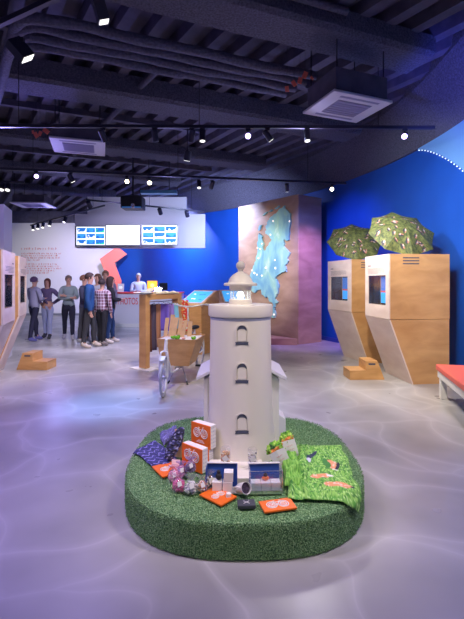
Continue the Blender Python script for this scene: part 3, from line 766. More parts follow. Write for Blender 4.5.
# ================================================================ TURF PLATFORM
PC = Vector((.085, 3.20, 0)); PAX, PBY, PH = .845, .915, .22
def sup(x, y):
    n = 3.0 if y > PC.y else 2.55
    return (abs(x - PC.x) / PAX) ** n + (abs(y - PC.y) / PBY) ** n
def rim(a, k=1.0):
    c, s = math.cos(a), math.sin(a); n = 3.0 if s > 0 else 2.55
    r = ((abs(c) / PAX) ** n + (abs(s) / PBY) ** n) ** (-1 / n)
    return Vector((PC.x + r * k * c, PC.y + r * k * s, 0))
def turfmat():
    m, nt, b = new_mat('artificial_turf'); N = nt.nodes; L = nt.links
    tc = N.new('ShaderNodeTexCoord'); n = N.new('ShaderNodeTexNoise'); n.inputs['Scale'].default_value = 130; n.inputs['Detail'].default_value = 6
    L.new(tc.outputs['Object'], n.inputs['Vector'])
    r = N.new('ShaderNodeValToRGB'); e = r.color_ramp.elements
    e[0].position = .36; e[0].color = (.04, .105, .045, 1); e[1].position = .68; e[1].color = (.44, .62, .32, 1)
    a = e.new(.52); a.color = (.17, .34, .14, 1)
    L.new(n.outputs['Fac'], r.inputs['Fac']); L.new(r.outputs['Color'], b.inputs['Base Color']); b.inputs['Roughness'].default_value = .9
    b.inputs['Specular IOR Level'].default_value = .15
    bp = N.new('ShaderNodeBump'); bp.inputs['Strength'].default_value = 1; bp.inputs['Distance'].default_value = .012
    L.new(n.outputs['Fac'], bp.inputs['Height']); L.new(bp.outputs['Normal'], b.inputs['Normal'])
    return m
plat = thing('display_platform', 'round-cornered low display platform covered in green artificial turf', 'platform', (0, 0, 0))
TM = turfmat()
m = MB(); n = 160; prof = [(0.985, 0), (1.0, .01), (1.0, PH - .03), (.993, PH - .01), (.975, PH)]
vs = [rim(2 * PI * k / n, s) + Vector((0, 0, z)) for s, z in prof for k in range(n)]
fs = [(j * n + k, j * n + (k + 1) % n, (j + 1) * n + (k + 1) % n, (j + 1) * n + k) for j in range(len(prof) - 1) for k in range(n)]
fs += [tuple(range(n))[::-1], tuple((len(prof) - 1) * n + k for k in range(n))]
m.add(vs, fs); m.build('base', TM, plat, smooth=True)
# blades
m = MB(); vs = []; fs = []; rr = random.Random(3)
def blade(p, nrm):
    t = Vector((rr.uniform(-1, 1), rr.uniform(-1, 1), rr.uniform(-1, 1))); t = (t - nrm * t.dot(nrm)).normalized(); w = rr.uniform(.0015, .003)
    u_ = nrm.cross(t); h = rr.uniform(.007, .015); q = p + nrm * h + t * rr.uniform(-.008, .008)
    k = len(vs); vs.extend([p - u_ * w, p + u_ * w, q]); fs.append((k, k + 1, k + 2))
cnt = 0
while cnt < 26000:
    x = PC.x + rr.uniform(-PAX, PAX); y = PC.y + rr.uniform(-PBY, PBY)
    if sup(x, y) > .97: continue
    blade(Vector((x, y, PH - .001)), Vector((0, 0, 1))); cnt += 1
for k in range(19000):
    a = rr.uniform(0, 2 * PI); p = rim(a); q = (rim(a + .01) - rim(a - .01)).normalized(); nn = Vector((q.y, -q.x, 0))
    p.z = rr.uniform(.005, PH); blade(p - nn * .001, (nn + Vector((0, 0, .2 if p.z < PH - .02 else .8))).normalized())
me = bpy.data.meshes.new('grass_blades'); me.from_pydata([tuple(v) for v in vs], [], fs); m.bm.free()
def blademat(): return mat('turf_blade', (.21, .37, .16), .8, noise_s=90, noise_amt=.45, spec=.15)
me.materials.append(blademat()); o = bpy.data.objects.new('grass_blades', me); col.objects.link(o); o.parent = plat; o['kind'] = 'stuff'

# ================================================================ LIGHTHOUSE
LC = Vector((.067, 3.25, PH))
lh = thing('model_lighthouse', 'tall white model lighthouse with glowing lantern standing on the turf platform', 'lighthouse', LC)
def z(v): return v - PH
prof = [(.285, 0), (.283, .02), (.278, .06), (.270, .12), (.261, .19), (.254, .28), (.249, .40), (.245, .55), (.2405, .75), (.238, .95), (.2365, 1.02), (.236, 1.045)]
prof0 = prof; m = MB(); m.lathe(prof, 96); m.build('tower', 'cream', lh, smooth=True)
m = MB(); m.lathe([(.2345, 1.04), (.2385, 1.045), (.2395, 1.06), (.2385, 1.066)], 96); m.build('shadow_collar', mat('collar_shade', (.40, .42, .52), .5), lh, smooth=True)  # shade under the gallery, painted as a thin blue-grey band
m = MB(); m.lathe([(.2385, 1.062), (.249, 1.068), (.252, 1.076), (.2525, 1.145), (.247, 1.155), (.20, 1.158), (.0, 1.158)], 96, cap=False); m.lathe([(.0, 1.062), (.2385, 1.062)], 96, cap=False)
m.build('gallery', 'cream', lh, smooth=True)
m = MB(); m.lathe([(.092, 1.155), (.09, 1.19), (.084, 1.195)], 48); m.build('lantern_base', 'cream', lh, smooth=True)
m = MB(); m.lathe([(.083, 1.19), (.083, 1.262)], 48, cap=False); m.build('lantern_glass', 'glass', lh, smooth=True)
m = MB()
for k in range(12):
    a = 2 * PI * (k + .5) / 12; m.cyl((.079 * math.cos(a), .079 * math.sin(a), 1.19), (.079 * math.cos(a), .079 * math.sin(a), 1.262), .0022, n=6)
m.build('lantern_bars', 'white', lh)
m = MB(); m.ball((0, 0, 1.225), .027, 20); lb = m.build('lamp_bulb', 'bulb', lh, smooth=True)
m = MB(); m.cyl((0, 0, 1.158), (0, 0, 1.2), .018, n=16); m.build('lamp_holder', 'white', lh)
m = MB(); m.lathe([(.0, 1.262), (.084, 1.262), (.088, 1.285), (.088, 1.298), (.128, 1.300), (.132, 1.306), (.132, 1.316), (.126, 1.322), (.098, 1.326), (.094, 1.338), (.086, 1.357), (.070, 1.378), (.050, 1.395), (.032, 1.405), (.022, 1.41), (.019, 1.42), (.026, 1.424), (.018, 1.43), (0, 1.43)], 64, cap=False)
m.build('dome_roof', 'cream', lh, smooth=True)
m = MB(); m.ball((0, 0, 1.458), .0355, 32); m.build('finial', 'cream', lh, smooth=True)
# windows: arched plaques with a dark arch and a dark slot under the sill
TPROF = list(prof0)
def tower_r(zz):
    for (r0, a0_), (r1, a1_) in zip(TPROF[:-1], TPROF[1:]):
        if a0_ <= zz <= a1_: return r0 + (r1 - r0) * (zz - a0_) / (a1_ - a0_)
    return TPROF[-1][0]
for zt, rr_ in ((1.243, .2385), (.965, .241), (.602, .2475)):
    zt = zt - PH + .0; a0 = -PI / 2 + .022
    def sp(dx, dz, off):
        a = a0 + dx / rr_; r = tower_r(zt + dz) + off
        return Vector((r * math.cos(a), r * math.sin(a), zt + dz))
    W_, H_ = .044, .152
    w = MB()
    # surround
    outer = [(-W_, -H_ + .022), (-W_, -.044)] + [(-W_ * math.cos(t), -.044 + .044 * math.sin(t)) for t in [PI * k / 10 for k in range(1, 10)]] + [(W_, -.044), (W_, -H_ + .022)]
    inner = [(x * .86, -.046 + (y_ + .044) * .86 if y_ > -.0441 else y_) for x, y_ in outer]
    n = len(outer)
    vs = [sp(x, y_, .002) for x, y_ in outer] + [sp(x, y_, .009) for x, y_ in outer] + [sp(x, y_, .009) for x, y_ in inner] + [sp(x, y_, .001) for x, y_ in inner]
    fs = [(j * n + i, j * n + i + 1, (j + 1) * n + i + 1, (j + 1) * n + i) for j in range(3) for i in range(n - 1)]
    w.add(vs, fs); wo = w.build('window', 'cream', lh, smooth=True)
    def patch(poly, off, name, mt, dep=.003):
        q = MB(); n = len(poly); vs = [sp(x, y_, off) for x, y_ in poly] + [sp(x, y_, off + dep) for x, y_ in poly]
        q.add(vs, [tuple(range(n))[::-1], tuple(range(n, 2 * n))] + [(i, (i + 1) % n, n + (i + 1) % n, n + i) for i in range(n)]); return q.build(name, mt, wo)
    ar = [(-.034, -.045)] + [(-.034 * math.cos(t), -.045 + .034 * math.sin(t)) for t in [PI * k / 10 for k in range(1, 10)]] + [(.034, -.045)]
    low = [(.030, -.050)] + [(.030 * math.cos(t), -.052 + .018 * math.sin(t)) for t in [PI * k / 8 for k in range(1, 8)]] + [(-.030, -.050)]
    patch(ar + low, .0015, 'arch_opening', 'recess')
    patch([(-.030, -.052)] + [(-.030 * math.cos(t), -.054 + .017 * math.sin(t)) for t in [PI * k / 8 for k in range(1, 8)]] + [(.030, -.052), (.030, -H_ + .028), (-.030, -H_ + .028)], .0015, 'shutter', 'cream', .004)
    patch([(-.047, -H_ + .022), (.047, -H_ + .022), (.044, -H_ + .006), (.049, -H_), (-.049, -H_), (-.044, -H_ + .006)], .0015, 'sill_slot', 'recess', .005)
# keeper's house behind the tower
hx0, hx1, hy0, hy1 = -.29, .305, .02, .46; ze = .565
m = MB(); px = (hx0 + hx1) / 2
m.prism([(hx0 + .035, hy0, 0), (hx0, hy0, ze), (px, hy0, ze + .155), (hx1, hy0, ze), (hx1 - .0, hy0, 0)], (0, hy1 - hy0, 0)); m.build('house_wall', 'white', lh)
for s in (-1, 1):
    m = MB(); e = px + s * .355; m.prism([(px, hy0 - .05, ze + .20), (e, hy0 - .05, ze + .02), (e - s * .006, hy0 - .05, ze - .002), (px, hy0 - .05, ze + .178)], (0, hy1 - hy0 + .10, 0)); m.build('house_roof', 'roofw', lh, bevel=.002)
m = MB(); m.prism([(hx1 - .01, .30, 0), (hx1 + .09, .30, 0), (hx1 + .09, .30, .15), (hx1 + .03, .30, .19), (hx1 - .01, .30, .19)], (0, .2, 0)); m.build('porch', 'roofw', lh, bevel=.003)
m = MB(); m.box(-.23, .15, -.53, -.24, 0, .038); m.build('front_step', 'cream', lh, bevel=.004)
m = MB(); m.prism([(hx0 + .0, hy0 - .012, 0), (hx0 + .035, hy0 - .012, 0), (hx0 + .03, hy0 - .012, ze), (hx0 + .0, hy0 - .012, ze)], (0, .012, 0)); m.build('corner_board', 'white', lh)

# ================================================================ GOODS ON THE PLATFORM
def bike_logo(par, w, y=-.002, cz=.5, h=1, mt='paper', plane='xz', name='bicycle_logo', cx=0, cy=0):
    """white line drawing of a bicycle, w wide, in the part's own plane"""
    m = MB(); T = (lambda a, b: (cx + a, y, cz + b)) if plane == 'xz' else (lambda a, b: (cx + a, cy + b, y))
    r = w * .235; th = w * .028
    for sx in (-1, 1):
        for k, rr_ in ((0, r), (1, r * .62)):
            pts = [T(sx * w * .27 + rr_ * math.cos(a), rr_ * math.sin(a) * (1 if k == 0 else 1)) for a in [2 * PI * i / 20 for i in range(20)]]
            m.tube(pts, th * (1 if k == 0 else .7), 5, closed=True)
        for a in range(6):
            a = a * PI / 3; m.cyl(T(sx * w * .27, 0), T(sx * w * .27 + r * .6 * math.cos(a), r * .6 * math.sin(a)), th * .35, n=4)
    for a, b in (((-.27, 0), (-.10, .20)), ((-.10, .20), (.16, .20)), ((.16, .20), (.27, 0)), ((-.10, .20), (.0, -.02)), ((.0, -.02), (.16, .20)), ((-.27, 0), (0, -.02)), ((-.10, .20), (-.12, .29)), ((-.18, .30), (-.06, .30)), ((.16, .20), (.14, .32)), ((.14, .32), (.24, .34))):
        m.cyl(T(a[0] * w, a[1] * w), T(b[0] * w, b[1] * w), th * .55, n=5)
    return m.build(name, mt, par)

TOP = PH + .012
def orange_box(loc, rz, label, w=.165, h=.19, d=.085, extra=None, tilt=0):
    t = thing('gift_box', label, 'box', loc, rot=(tilt, 0, rz), group='white gift boxes with orange fronts')
    m = MB(); m.box(0, w, .006, d, 0, h); b = m.build('box_body', 'paper', t, bevel=.002)
    m = MB(); m.box(-.002, w + .002, -.002, .006, -.001, h + .001); m.build('front_cover', 'orange', t, bevel=.003)
    m = MB(); 
    for i in range(3):
        for j in range(6):
            c = (w + .001, d * (.28 + .27 * i), h * (.1 + .16 * j)); q = d * .07
            m.tube([(c[0], c[1] + q * math.cos(a), c[2] + q * math.sin(a)) for a in [PI / 3 * k for k in range(6)]], .0012, 4, closed=True)
            m.box(c[0], c[0] + .001, c[1] - q * .5, c[1] + q * .5, c[2] + q * 1.2, c[2] + q * 1.4)
    m.build('side_print', mat('print_grey', (.55, .53, .62), .7), t)
    bike_logo(t, w * .72, -.003, h * .60, cx=w * .5)
    m = MB()
    for k in range(3): m.box(w * .38 - .01 * k, w * .62 + .008 * k, -.004, -.001, h * (.28 - .045 * k), h * (.295 - .045 * k))
    m.build('cover_lettering', 'paper', t)
    return t
rz = math.radians(-38)
pA = ground(191.3, 465, TOP); pA = Vector((-.292, 2.985, TOP))
orange_box((-.304, 3.10, TOP + .104), rz, 'white and orange bicycle gift box, topmost and leaning back against the lighthouse'.replace('leaning back', 'resting'), h=.168, w=.185, d=.065)
orange_box((-.301, 3.10, TOP), rz, 'white and orange gift box under the topmost one, mostly hidden', h=.102, w=.165, d=.055)
orange_box((-.358, 2.965, TOP), math.radians(-41), 'white and orange bicycle gift box standing on the turf behind the dark truffle bag', h=.165, w=.20, d=.06)

def card(poly, label, name='bicycle_card', zz=TOP):
    P = [ground(x, y, zz + .008) for x, y in poly]; c = sum(P, Vector()) / 4; xa = (P[1] - P[0] + P[2] - P[3]); rz = math.atan2(xa.y, xa.x)
    w = xa.length / 2; d_ = ((P[3] - P[0]).length + (P[2] - P[1]).length) / 2
    t = thing(name, label, 'card', (c.x, c.y, zz), rz, 'orange bicycle cards')
    m = MB(); m.box(-w / 2, w / 2, -d_ / 2, d_ / 2, 0, .012); m.build('card_body', 'orange', t, bevel=.003)
    bike_logo(t, w * .66, .0125, plane='xy')
    return t
card([(256.7, 502), (289.7, 498), (297.4, 507.8), (266.4, 512.5)], 'flat orange bicycle card lying beside the dark coaster, in front of the blue box')
card([(198.5, 495.5), (212, 488.5), (240, 494.5), (222, 505)], 'flat orange bicycle card lying between the candy bags and the white cup')
card([(152, 466), (176, 461), (186, 470), (162, 478)], 'flat orange bicycle card lying partly under the blue patterned cloth')

# cloths with a printed pattern: fine sheets that follow the platform and hang over its rim
def sheet(corners, label, colfun, amp, seed, base=TOP + .006, nu=110, nv=80, name='folded_cloth', cat='cloth', ridges=None, matn=None):
    C = [ground(x, y, TOP) if len(p) == 2 else Vector((x, y, 0)) for p in corners for x, y in [p[:2]]]
    m = MB(); uvs = []
    for j in range(nv + 1):
        for i in range(nu + 1): uvs.append((i / nu, j / nv))
    def f(u_, v_):
        p = C[0] * (1 - u_) * (1 - v_) + C[1] * u_ * (1 - v_) + C[2] * u_ * v_ + C[3] * (1 - u_) * v_
        p = p + Vector((noise.noise(Vector((p.x * 7, p.y * 7, seed))), noise.noise(Vector((p.x * 7, p.y * 7, seed + 5))), 0)) * .03
        h = amp * (.55 + .5 * noise.noise(Vector((p.x * 9, p.y * 9, seed + 2))) + .35 * noise.noise(Vector((p.x * 21, p.y * 21, seed + 7))))
        if ridges: h += ridges(u_, v_)
        edge = min(u_, 1 - u_, v_, 1 - v_); h *= min(1, .25 + edge * 10)
        s = sup(p.x, p.y); zz = base + max(.0, h)
        if s > .90:
            k = s ** (1 / 2.7); over = max(0, k - .985)
            p = PC + (p - PC) * (min(k, 1.02 + .03 * over) / k) if k > 1.02 else p
            zz -= over * .85
        return Vector((p.x, p.y, zz))
    m.grid(f, nu, nv)
    uv = uvs
    o = m.build(name, matn or fab_cloth, None, smooth=True, recalc=False, solid=.004, colf=lambda i, co: colfun(*uv[i], co))
    tag(o, label, cat); return o
fab_cloth = attr_mat('printed_cloth', .9)
def ell(u_, v_, cu, cv, a, b, th=0):
    x, y = u_ - cu, v_ - cv; X = x * math.cos(th) + y * math.sin(th); Y = -x * math.sin(th) + y * math.cos(th); return (X / a) ** 2 + (Y / b) ** 2 < 1
def foxcol(u_, v_, co):
    n1 = noise.noise(Vector((u_ * 26, v_ * 22, 1))) + .5 * noise.noise(Vector((u_ * 60, v_ * 50, 4)))
    n2 = abs(noise.noise(Vector((u_ * 15, v_ * 13, 8))))
    c = Vector((.09, .34, .04)).lerp(Vector((.34, .64, .13)), min(1, max(0, .5 + n1)))
    if n2 < .05: c = Vector((.05, .22, .04))
    if noise.noise(Vector((u_ * 38, v_ * 34, 15))) > .36: c = Vector((.05, .20, .03))
    if noise.noise(Vector((u_ * 44, v_ * 40, 25))) > .36: c = Vector((.50, .76, .25))
    # foxes: orange bodies with white tails, dark legs
    if ell(u_, v_, .66, .44, .085, .075, .2) or ell(u_, v_, .48, .665, .17, .032, -.05) or ell(u_, v_, .69, .80, .20, .055, -.08):
        c = Vector((.78, .33, .16)) if noise.noise(Vector((u_ * 30, v_ * 30, 3))) > -.25 else Vector((.88, .60, .45))
    if ell(u_, v_, .74, .46, .03, .07, .5) or ell(u_, v_, .88, .80, .03, .02): c = Vector((.03, .03, .05))
    if ell(u_, v_, .72, .53, .05, .02) or ell(u_, v_, .62, .66, .05, .02): c = Vector((.85, .83, .78))
    if ell(u_, v_, .36, .27, .10, .05, -.7): c = Vector((.03, .04, .09))
    if ell(u_, v_, .29, .36, .06, .035, -.4): c = Vector((.62, .62, .72))
    if ell(u_, v_, .60, .43, .04, .10, 0): c = Vector((.06, .24, .05))
    return c
sheet([(294.5, 447), (341, 446.5), (366, 505), (287, 499)], 'bright green cloth printed with foxes, spread over the platform edge', foxcol, .030, 2,
      ridges=lambda u_, v_: .03 * math.exp(-((u_ - .10 - .06 * math.sin(v_ * 5)) / .035) ** 2) + .022 * math.exp(-((u_ - .22) / .03) ** 2))
def navycol(u_, v_, co):
    n1 = noise.noise(Vector((u_ * 20, v_ * 20, 1)))
    c = Vector((.022, .024, .09)).lerp(Vector((.06, .06, .24)), min(1, max(0, .5 + n1)))
    if abs((v_ * 7 + .25 * math.sin(u_ * 22)) % 1 - .5) < .09 and noise.noise(Vector((u_ * 9, v_ * 9, 6))) > -.2: c = Vector((.30, .28, .68))
    if noise.noise(Vector((u_ * 24, v_ * 24, 12))) > .42: c = Vector((.02, .02, .05))
    return c
sheet([(133, 452), (157, 441.5), (183, 464.5), (156, 470)], 'dark blue patterned cloth lying flat with its corner at the platform rim', navycol, .006, 6, nu=70, nv=60)
def lavcol(u_, v_, co):
    return navycol(u_ * .7, v_ * .7, co) * .8 + Vector((.12, .11, .20))
sheet([(158, 436), (176, 427), (181, 437), (163, 447)], 'crumpled lavender patterned cloth behind the dark blue one', lavcol, .035, 11, nu=50, nv=40)
def greencol(u_, v_, co):
    n1 = noise.noise(Vector((u_ * 14, v_ * 14, 31))) + .5 * noise.noise(Vector((u_ * 30, v_ * 30, 4)))
    return Vector((.07, .30, .03)).lerp(Vector((.34, .66, .12)), min(1, max(0, .5 + n1)))
sheet([(281, 464), (298, 458), (301, 490), (283, 490)], 'bunched bright green cloth under the white paper bags', greencol, .10, 15, nu=50, nv=50)
# dark folded umbrella-like bag leaning on the boxes
def bagcol(i, co):
    n1 = noise.noise(co * 70)
    return Vector((.018, .018, .045)) if n1 < .12 else Vector((.08, .08, .24)) if n1 < .34 else Vector((.36, .34, .52))
a = Vector((-.47, 3.0, TOP + .03)); b = Vector((-.375, 3.13, TOP + .22)); 
m = MB()
ax = (b - a); sd = Vector((.8, -.35, -.1)).normalized()
def f(u_, v_):
    w = .042 * (1 + .25 * math.sin(v_ * 3)) ; ang = u_ * 2 * PI; k = math.sin(PI * min(1, max(.02, v_)) ** .8) ** .3
    p = a + ax * v_; fr = ax.cross(sd).normalized()
    r = (1 + .10 * noise.noise(Vector((math.cos(ang) * 3, math.sin(ang) * 3, v_ * 9))))
    return p + sd * math.cos(ang) * w * k * r + fr * math.sin(ang) * .020 * k * r
m.grid(f, 28, 40)
o = m.build('folded_bag', fab_cloth, None, smooth=True, colf=bagcol); tag(o, 'dark blue patterned folded bag leaning against the orange gift boxes', 'bag')
m = MB()
for k in range(4): m.tube([a + ax * (.3 + .17 * k) - sd * .03 + Vector((0, -.025, 0)), a + ax * (.33 + .17 * k) + Vector((0, -.04, -.004)), a + ax * (.36 + .17 * k) + sd * .03 + Vector((0, -.022, 0))], .004, 6)
m.build('strap', 'black', o)
t = thing('round_tag', 'round orange tag with a dark bird resting on the dark blue cloth', 'tag', (-.405, 2.80, TOP + .04), rot=(math.radians(60), 0, math.radians(-10)))
m = MB(); m.lathe([(.026, 0), (.026, .004)], 24); m.build('disc', 'orange', t)
m = MB(); m.ball((0, -.002, .006), (.013, .009, .003), 12); m.ball((.011, .006, .006), .005, 8); m.build('bird_mark', 'black', t)
m = MB(); m.obox((0, 0, .10), (.065, -.02, 0), (.003, .008, 0), (0, .02, .20)); o = m.build('kraft_sleeve', 'kraft'); o.location = (-.40, 3.12, TOP)
tag(o, 'kraft paper sleeve standing between the dark folded bag and the orange boxes', 'sleeve')
m = MB(); m.obox((0, 0, 0), (.06, -.01, .0), (.0, .01, .0), (.0, .035, .06)); o = m.build('gift_tag', mat('pink_card', (.80, .52, .50), .7)); o.location = (-.395, 2.90, TOP + .032)
tag(o, 'small pink and white card at the foot of the orange gift box', 'card')

# bags of sweets
def sweets(px, py, r, cols, film, label, top=None, squash=.8, pile=0.0, tagged=True, zb=None):
    p = ground(px, py + r * 150 * .0, TOP); p.z = (zb if zb is not None else TOP)
    r *= 1.14
    t = thing('sweet_bag', label, 'bag', p, group='clear bags of sweets'); rr = random.Random(int(px * 7 + py))
    mats = [mat('sweet_%d_%d_%d' % tuple(int(x * 99) for x in c), c, .35) for c in cols]
    m = MB()
    for k in range(64):
        a = rr.uniform(0, 2 * PI); q = math.sqrt(rr.random()) * r * .78; h = rr.random() * r * 1.5 * (1 - (q / r) ** 2 * .6)
        m.ball((q * math.cos(a), q * math.sin(a) * squash, .006 + h), (r * rr.uniform(.16, .30), r * .21, r * rr.uniform(.15, .24)), 6, rr.randrange(len(cols)))
    s = m.build('sweets', mats, t); s['kind'] = 'stuff'
    m = MB(); prof = [(.3, .0), (.8, .05), (1.0, .35), (1.0, .9), (.8, 1.45), (.42, 1.85), (.30, 1.95), (.5, 2.12), (.85, 2.4), (.95, 2.6)]
    vs = []; n = 24
    for j, (q, h) in enumerate(prof):
        for k in range(n):
            a = 2 * PI * k / n; w = 1 + .13 * noise.noise(Vector((math.cos(a) * 2.5, math.sin(a) * 2.5, h * 2 + px))) * (1 if j < 5 else 2.2)
            vs.append((q * r * w * math.cos(a) + (top or 0) * h * r, q * r * w * squash * math.sin(a) * (1 if j < 6 else .4), h * r))
    m.add(vs, [(j * n + k, j * n + (k + 1) % n, (j + 1) * n + (k + 1) % n, (j + 1) * n + k) for j in range(len(prof) - 1) for k in range(n)])
    m.build('film', film, t, smooth=True)
    if tagged:
        m = MB(); m.obox((.2 * r, -r * .86, r * 1.4), (r * .55, r * .1, r * .25), (0, .002, 0), (-r * .2, r * .25, r * .6)); m.build('paper_tag', 'paper', t)
    return t
pk, mg, wh, gy, og, cr, br, dk = (.80, .28, .42), (.72, .04, .28), (.82, .80, .76), (.30, .30, .33), (.82, .30, .08), (.80, .72, .58), (.30, .14, .07), (.04, .03, .03)
sweets(174, 481, .036, [pk, wh, (.9, .55, .6)], 'polyp', 'clear bag of pale pink sweets beside the flat orange card')
sweets(181.5, 476, .034, [(.6, .5, .8), wh, pk], 'polyv', 'bag of sweets in violet film behind the magenta one')
sweets(179, 490.5, .037, [mg, pk, (.85, .1, .35)], 'polyp', 'clear bag of magenta sweets in front')
sweets(191, 493, .040, [wh, gy, wh, (.55, .55, .56)], 'poly', 'clear bag of white and grey pebble sweets in front')
sweets(202, 491, .034, [og, cr, (.75, .4, .2)], 'poly', 'clear bag of orange and brown sweets beside the pebble sweets')
sweets(210, 487, .037, [cr, wh, br], 'poly', 'clear bag of cream sweets against the blue-lined box', zb=TOP)
sweets(190.5, 478, .033, [dk, br, (.1, .07, .07)], 'polyv', 'bag of dark truffles with violet film in front of the orange gift box', zb=TOP + .045, tagged=True)

def jar(px, py, r, h, cols, label):
    p = Vector(((px - CX) / F * 2.86, 2.86, PH + .039))
    t = thing('treat_tube', label, 'packet', p, group='clear treat tubes by the lighthouse'); rr = random.Random(int(px))
    mats = [mat('nut_%d' % int(px + i), c, .5) for i, c in enumerate(cols)]; m = MB()
    for k in range(90):
        a = rr.uniform(0, 2 * PI); q = math.sqrt(rr.random()) * r * .82
        m.ball((q * math.cos(a), q * math.sin(a), .008 + rr.random() * h * .72), (r * rr.uniform(.16, .26), r * .2, r * .18), 6, rr.randrange(len(cols)))
    m.build('treats', mats, t)['kind'] = 'stuff'
    m = MB(); m.lathe([(r * .96, 0), (r, .01), (r, h * .94), (r * .93, h)], 28, cap=False); m.lathe([(0, .001), (r * .96, .001)], 28, cap=False); m.build('tube', 'poly', t, smooth=True)
    m = MB(); m.obox((0, -r - .003, h * .55), (r * .9, 0, r * .6), (0, .002, 0), (-r * .6, 0, r * .9)); m.build('label_square', 'paper', t)
    return t
jar(225.5, 477, .034, .15, [(.62, .32, .12), (.72, .45, .22), (.45, .2, .08)], 'clear tube of brown nuts standing behind the blue-lined box of white blocks')
jar(252.5, 478, .033, .14, [(.42, .42, .44), (.75, .72, .70), (.25, .22, .22)], 'clear tube of grey treats standing behind the box with the orange figure')
for (px, py, r, h) in ():
    pass

def gift_tray(P0, w, h, d_, rz, label, clear):
    t = thing('display_box', label, 'box', P0, rz)
    th = .004; tilt = .03
    m = MB(); m.prism([(0, d_, 0), (w, d_, 0), (w, d_ + tilt, h), (0, d_ + tilt, h)], (0, th, 0)); m.build('back_panel', 'navy', t)
    m = MB(); m.box(0, w, 0, d_, 0, th); m.build('bottom_panel', 'paper', t)
    for x, nm in ((-th, 'side_panel'), (w, 'side_panel')):
        m = MB(); m.prism([(x, 0, 0), (x, d_ + tilt * .0, 0), (x, d_ + tilt, h), (x, d_ * .35 if not clear else d_ * .05, h)], (th, 0, 0)); m.build(nm, 'poly' if clear else 'navy', t)
    m = MB(); m.prism([(-th, d_ + tilt - .01, h), (w + th, d_ + tilt - .01, h), (w + th, d_ + tilt + .006, h), (-th, d_ + tilt + .006, h)], (0, 0, .005)); m.build('rim', 'paper', t)
    m = MB(); m.box(-th, w + th, -.003, 0, 0, .022 if clear else .010); m.build('front_lip', 'silver' if clear else 'paper', t)
    if clear:
        m = MB(); m.box(0, w, -.002, 0, .022, h * .93); m.build('front_pane', 'clear', t)
        m = MB(); 
        for a_, b_ in (((-th, 0, 0), (-th, 0, h)), ((w + th, 0, 0), (w + th, 0, h)), ((-th, 0, h), (w + th, 0, h)), ((w + th, 0, h), (w + th, d_ + tilt, h)), ((-th, 0, h), (-th, d_ + tilt, h))): m.cyl(a_, b_, .002, n=5)
        m.build('pane_edge', 'silver', t)
    return t
def block(base, rz, lx, ly, lz, s, label):
    R = Matrix.Rotation(rz, 3, 'Z'); p = Vector(base) + R @ Vector((lx, ly, lz))
    m = MB(); m.box(-s / 2, s / 2, -s / 2, s / 2, 0, s); o = m.build('white_block', 'paper', bevel=.002); o.location = p; o.rotation_euler = (0, 0, rz)
    return tag(o, label, 'box', 'small white boxes in the blue-lined trays')
B1 = ground(206, 493, TOP); B1.z = TOP; r1 = math.radians(-2)
gift_tray(B1, .19, .142, .078, r1, 'blue-lined display box with three white blocks, between sweets and white cup', False)
block(B1, r1, .068, .034, .006, .060, 'small white box, bottom one next to the cream sweets')
block(B1, r1, .134, .034, .006, .060, 'small white box, bottom one next to the white cup')
block(B1, r1, .140, .034, .068, .058, 'small white box stacked on top of another in the blue-lined box')
m = MB(); m.ball((0, 0, .022), (.020, .018, .022), 16); m.ball((0, 0, .05), (.013, .013, .013), 12); m.box(-.012, .012, -.016, -.01, .02, .03); o = m.build('dark_figure', 'rubber', smooth=True)
o.location = B1 + Vector((.078, .034, .0665)); tag(o, 'small round dark figure sitting on a white block', 'figure')
B2 = ground(250.8, 494.5, TOP); B2.z = TOP; r2 = math.radians(3)
gift_tray(B2, .195, .142, .085, r2, 'clear-fronted display box lined in blue, holding an orange figure', True)
for k, l in enumerate(('small white box in the clear-fronted box, next to the white cup side', 'small white box in the middle under the orange figure', 'small white box in the clear-fronted box, next to the green cloth')):
    block(B2, r2, .034 + .062 * k, .036, .006, .059, l)
t = thing('orange_figure', 'small figure with dark head and orange body on the white boxes', 'figure', B2 + Vector((.095, .045, .0665)))
m = MB(); m.ball((0, 0, .014), (.024, .014, .014), 14); m.build('body', 'orange', t, smooth=True)
m = MB(); m.ball((0, 0, .036), (.014, .012, .013), 12); m.build('head', 'rubber', t, smooth=True)

# tilted white cup, its contents and a little white cube
t = thing('white_cup', 'white cup lying tilted with its dark inside showing, on the turf', 'cup', ground(243, 497, TOP) + Vector((0, .03, .037)), rot=(math.radians(62), math.radians(18), math.radians(22)))
m = MB(); m.lathe([(0, -.045), (.030, -.045), (.033, -.04), (.036, .045), (.0335, .045), (.030, -.038), (0, -.038)], 36, cap=False); m.build('cup_body', 'white', t, smooth=True)
m = MB(); m.lathe([(0, .030), (.032, .030)], 28, cap=False); m.build('inner_filling', mat('filling_dark', (.05, .035, .06), .5, noise_s=90, noise_amt=.8), t)
m = MB(); m.tube([(-.034, 0, .025), (-.052, 0, .02), (-.056, 0, 0), (-.050, 0, -.02), (-.033, 0, -.026)], .005, 8); m.build('handle', 'white', t, smooth=True)
m = MB(); m.obox((0, 0, .014), (.026, .008, 0), (-.008, .026, 0), (.003, 0, .026)); o = m.build('paper_cube', 'paper', bevel=.002); o.location = ground(228.5, 498.5, TOP) + Vector((0, 0, .006))
tag(o, 'tiny white cube lying beside the tilted cup', 'cube')
P = [ground(x, y, TOP + .02) for x, y in ((236.2, 500), (251.5, 498), (256.8, 505), (238.5, 508.5))]
t = thing('dark_coaster', 'dark slate coaster pack with a pale cross mark, in front of the cup', 'coaster', (P[0] + P[2]) / 2 - Vector((0, 0, .02)), math.radians(3))
m = MB(); m.box(-.052, .052, -.038, .036, 0, .022); m.build('slate', mat('slate', (.05, .055, .07), .55), t, bevel=.004)
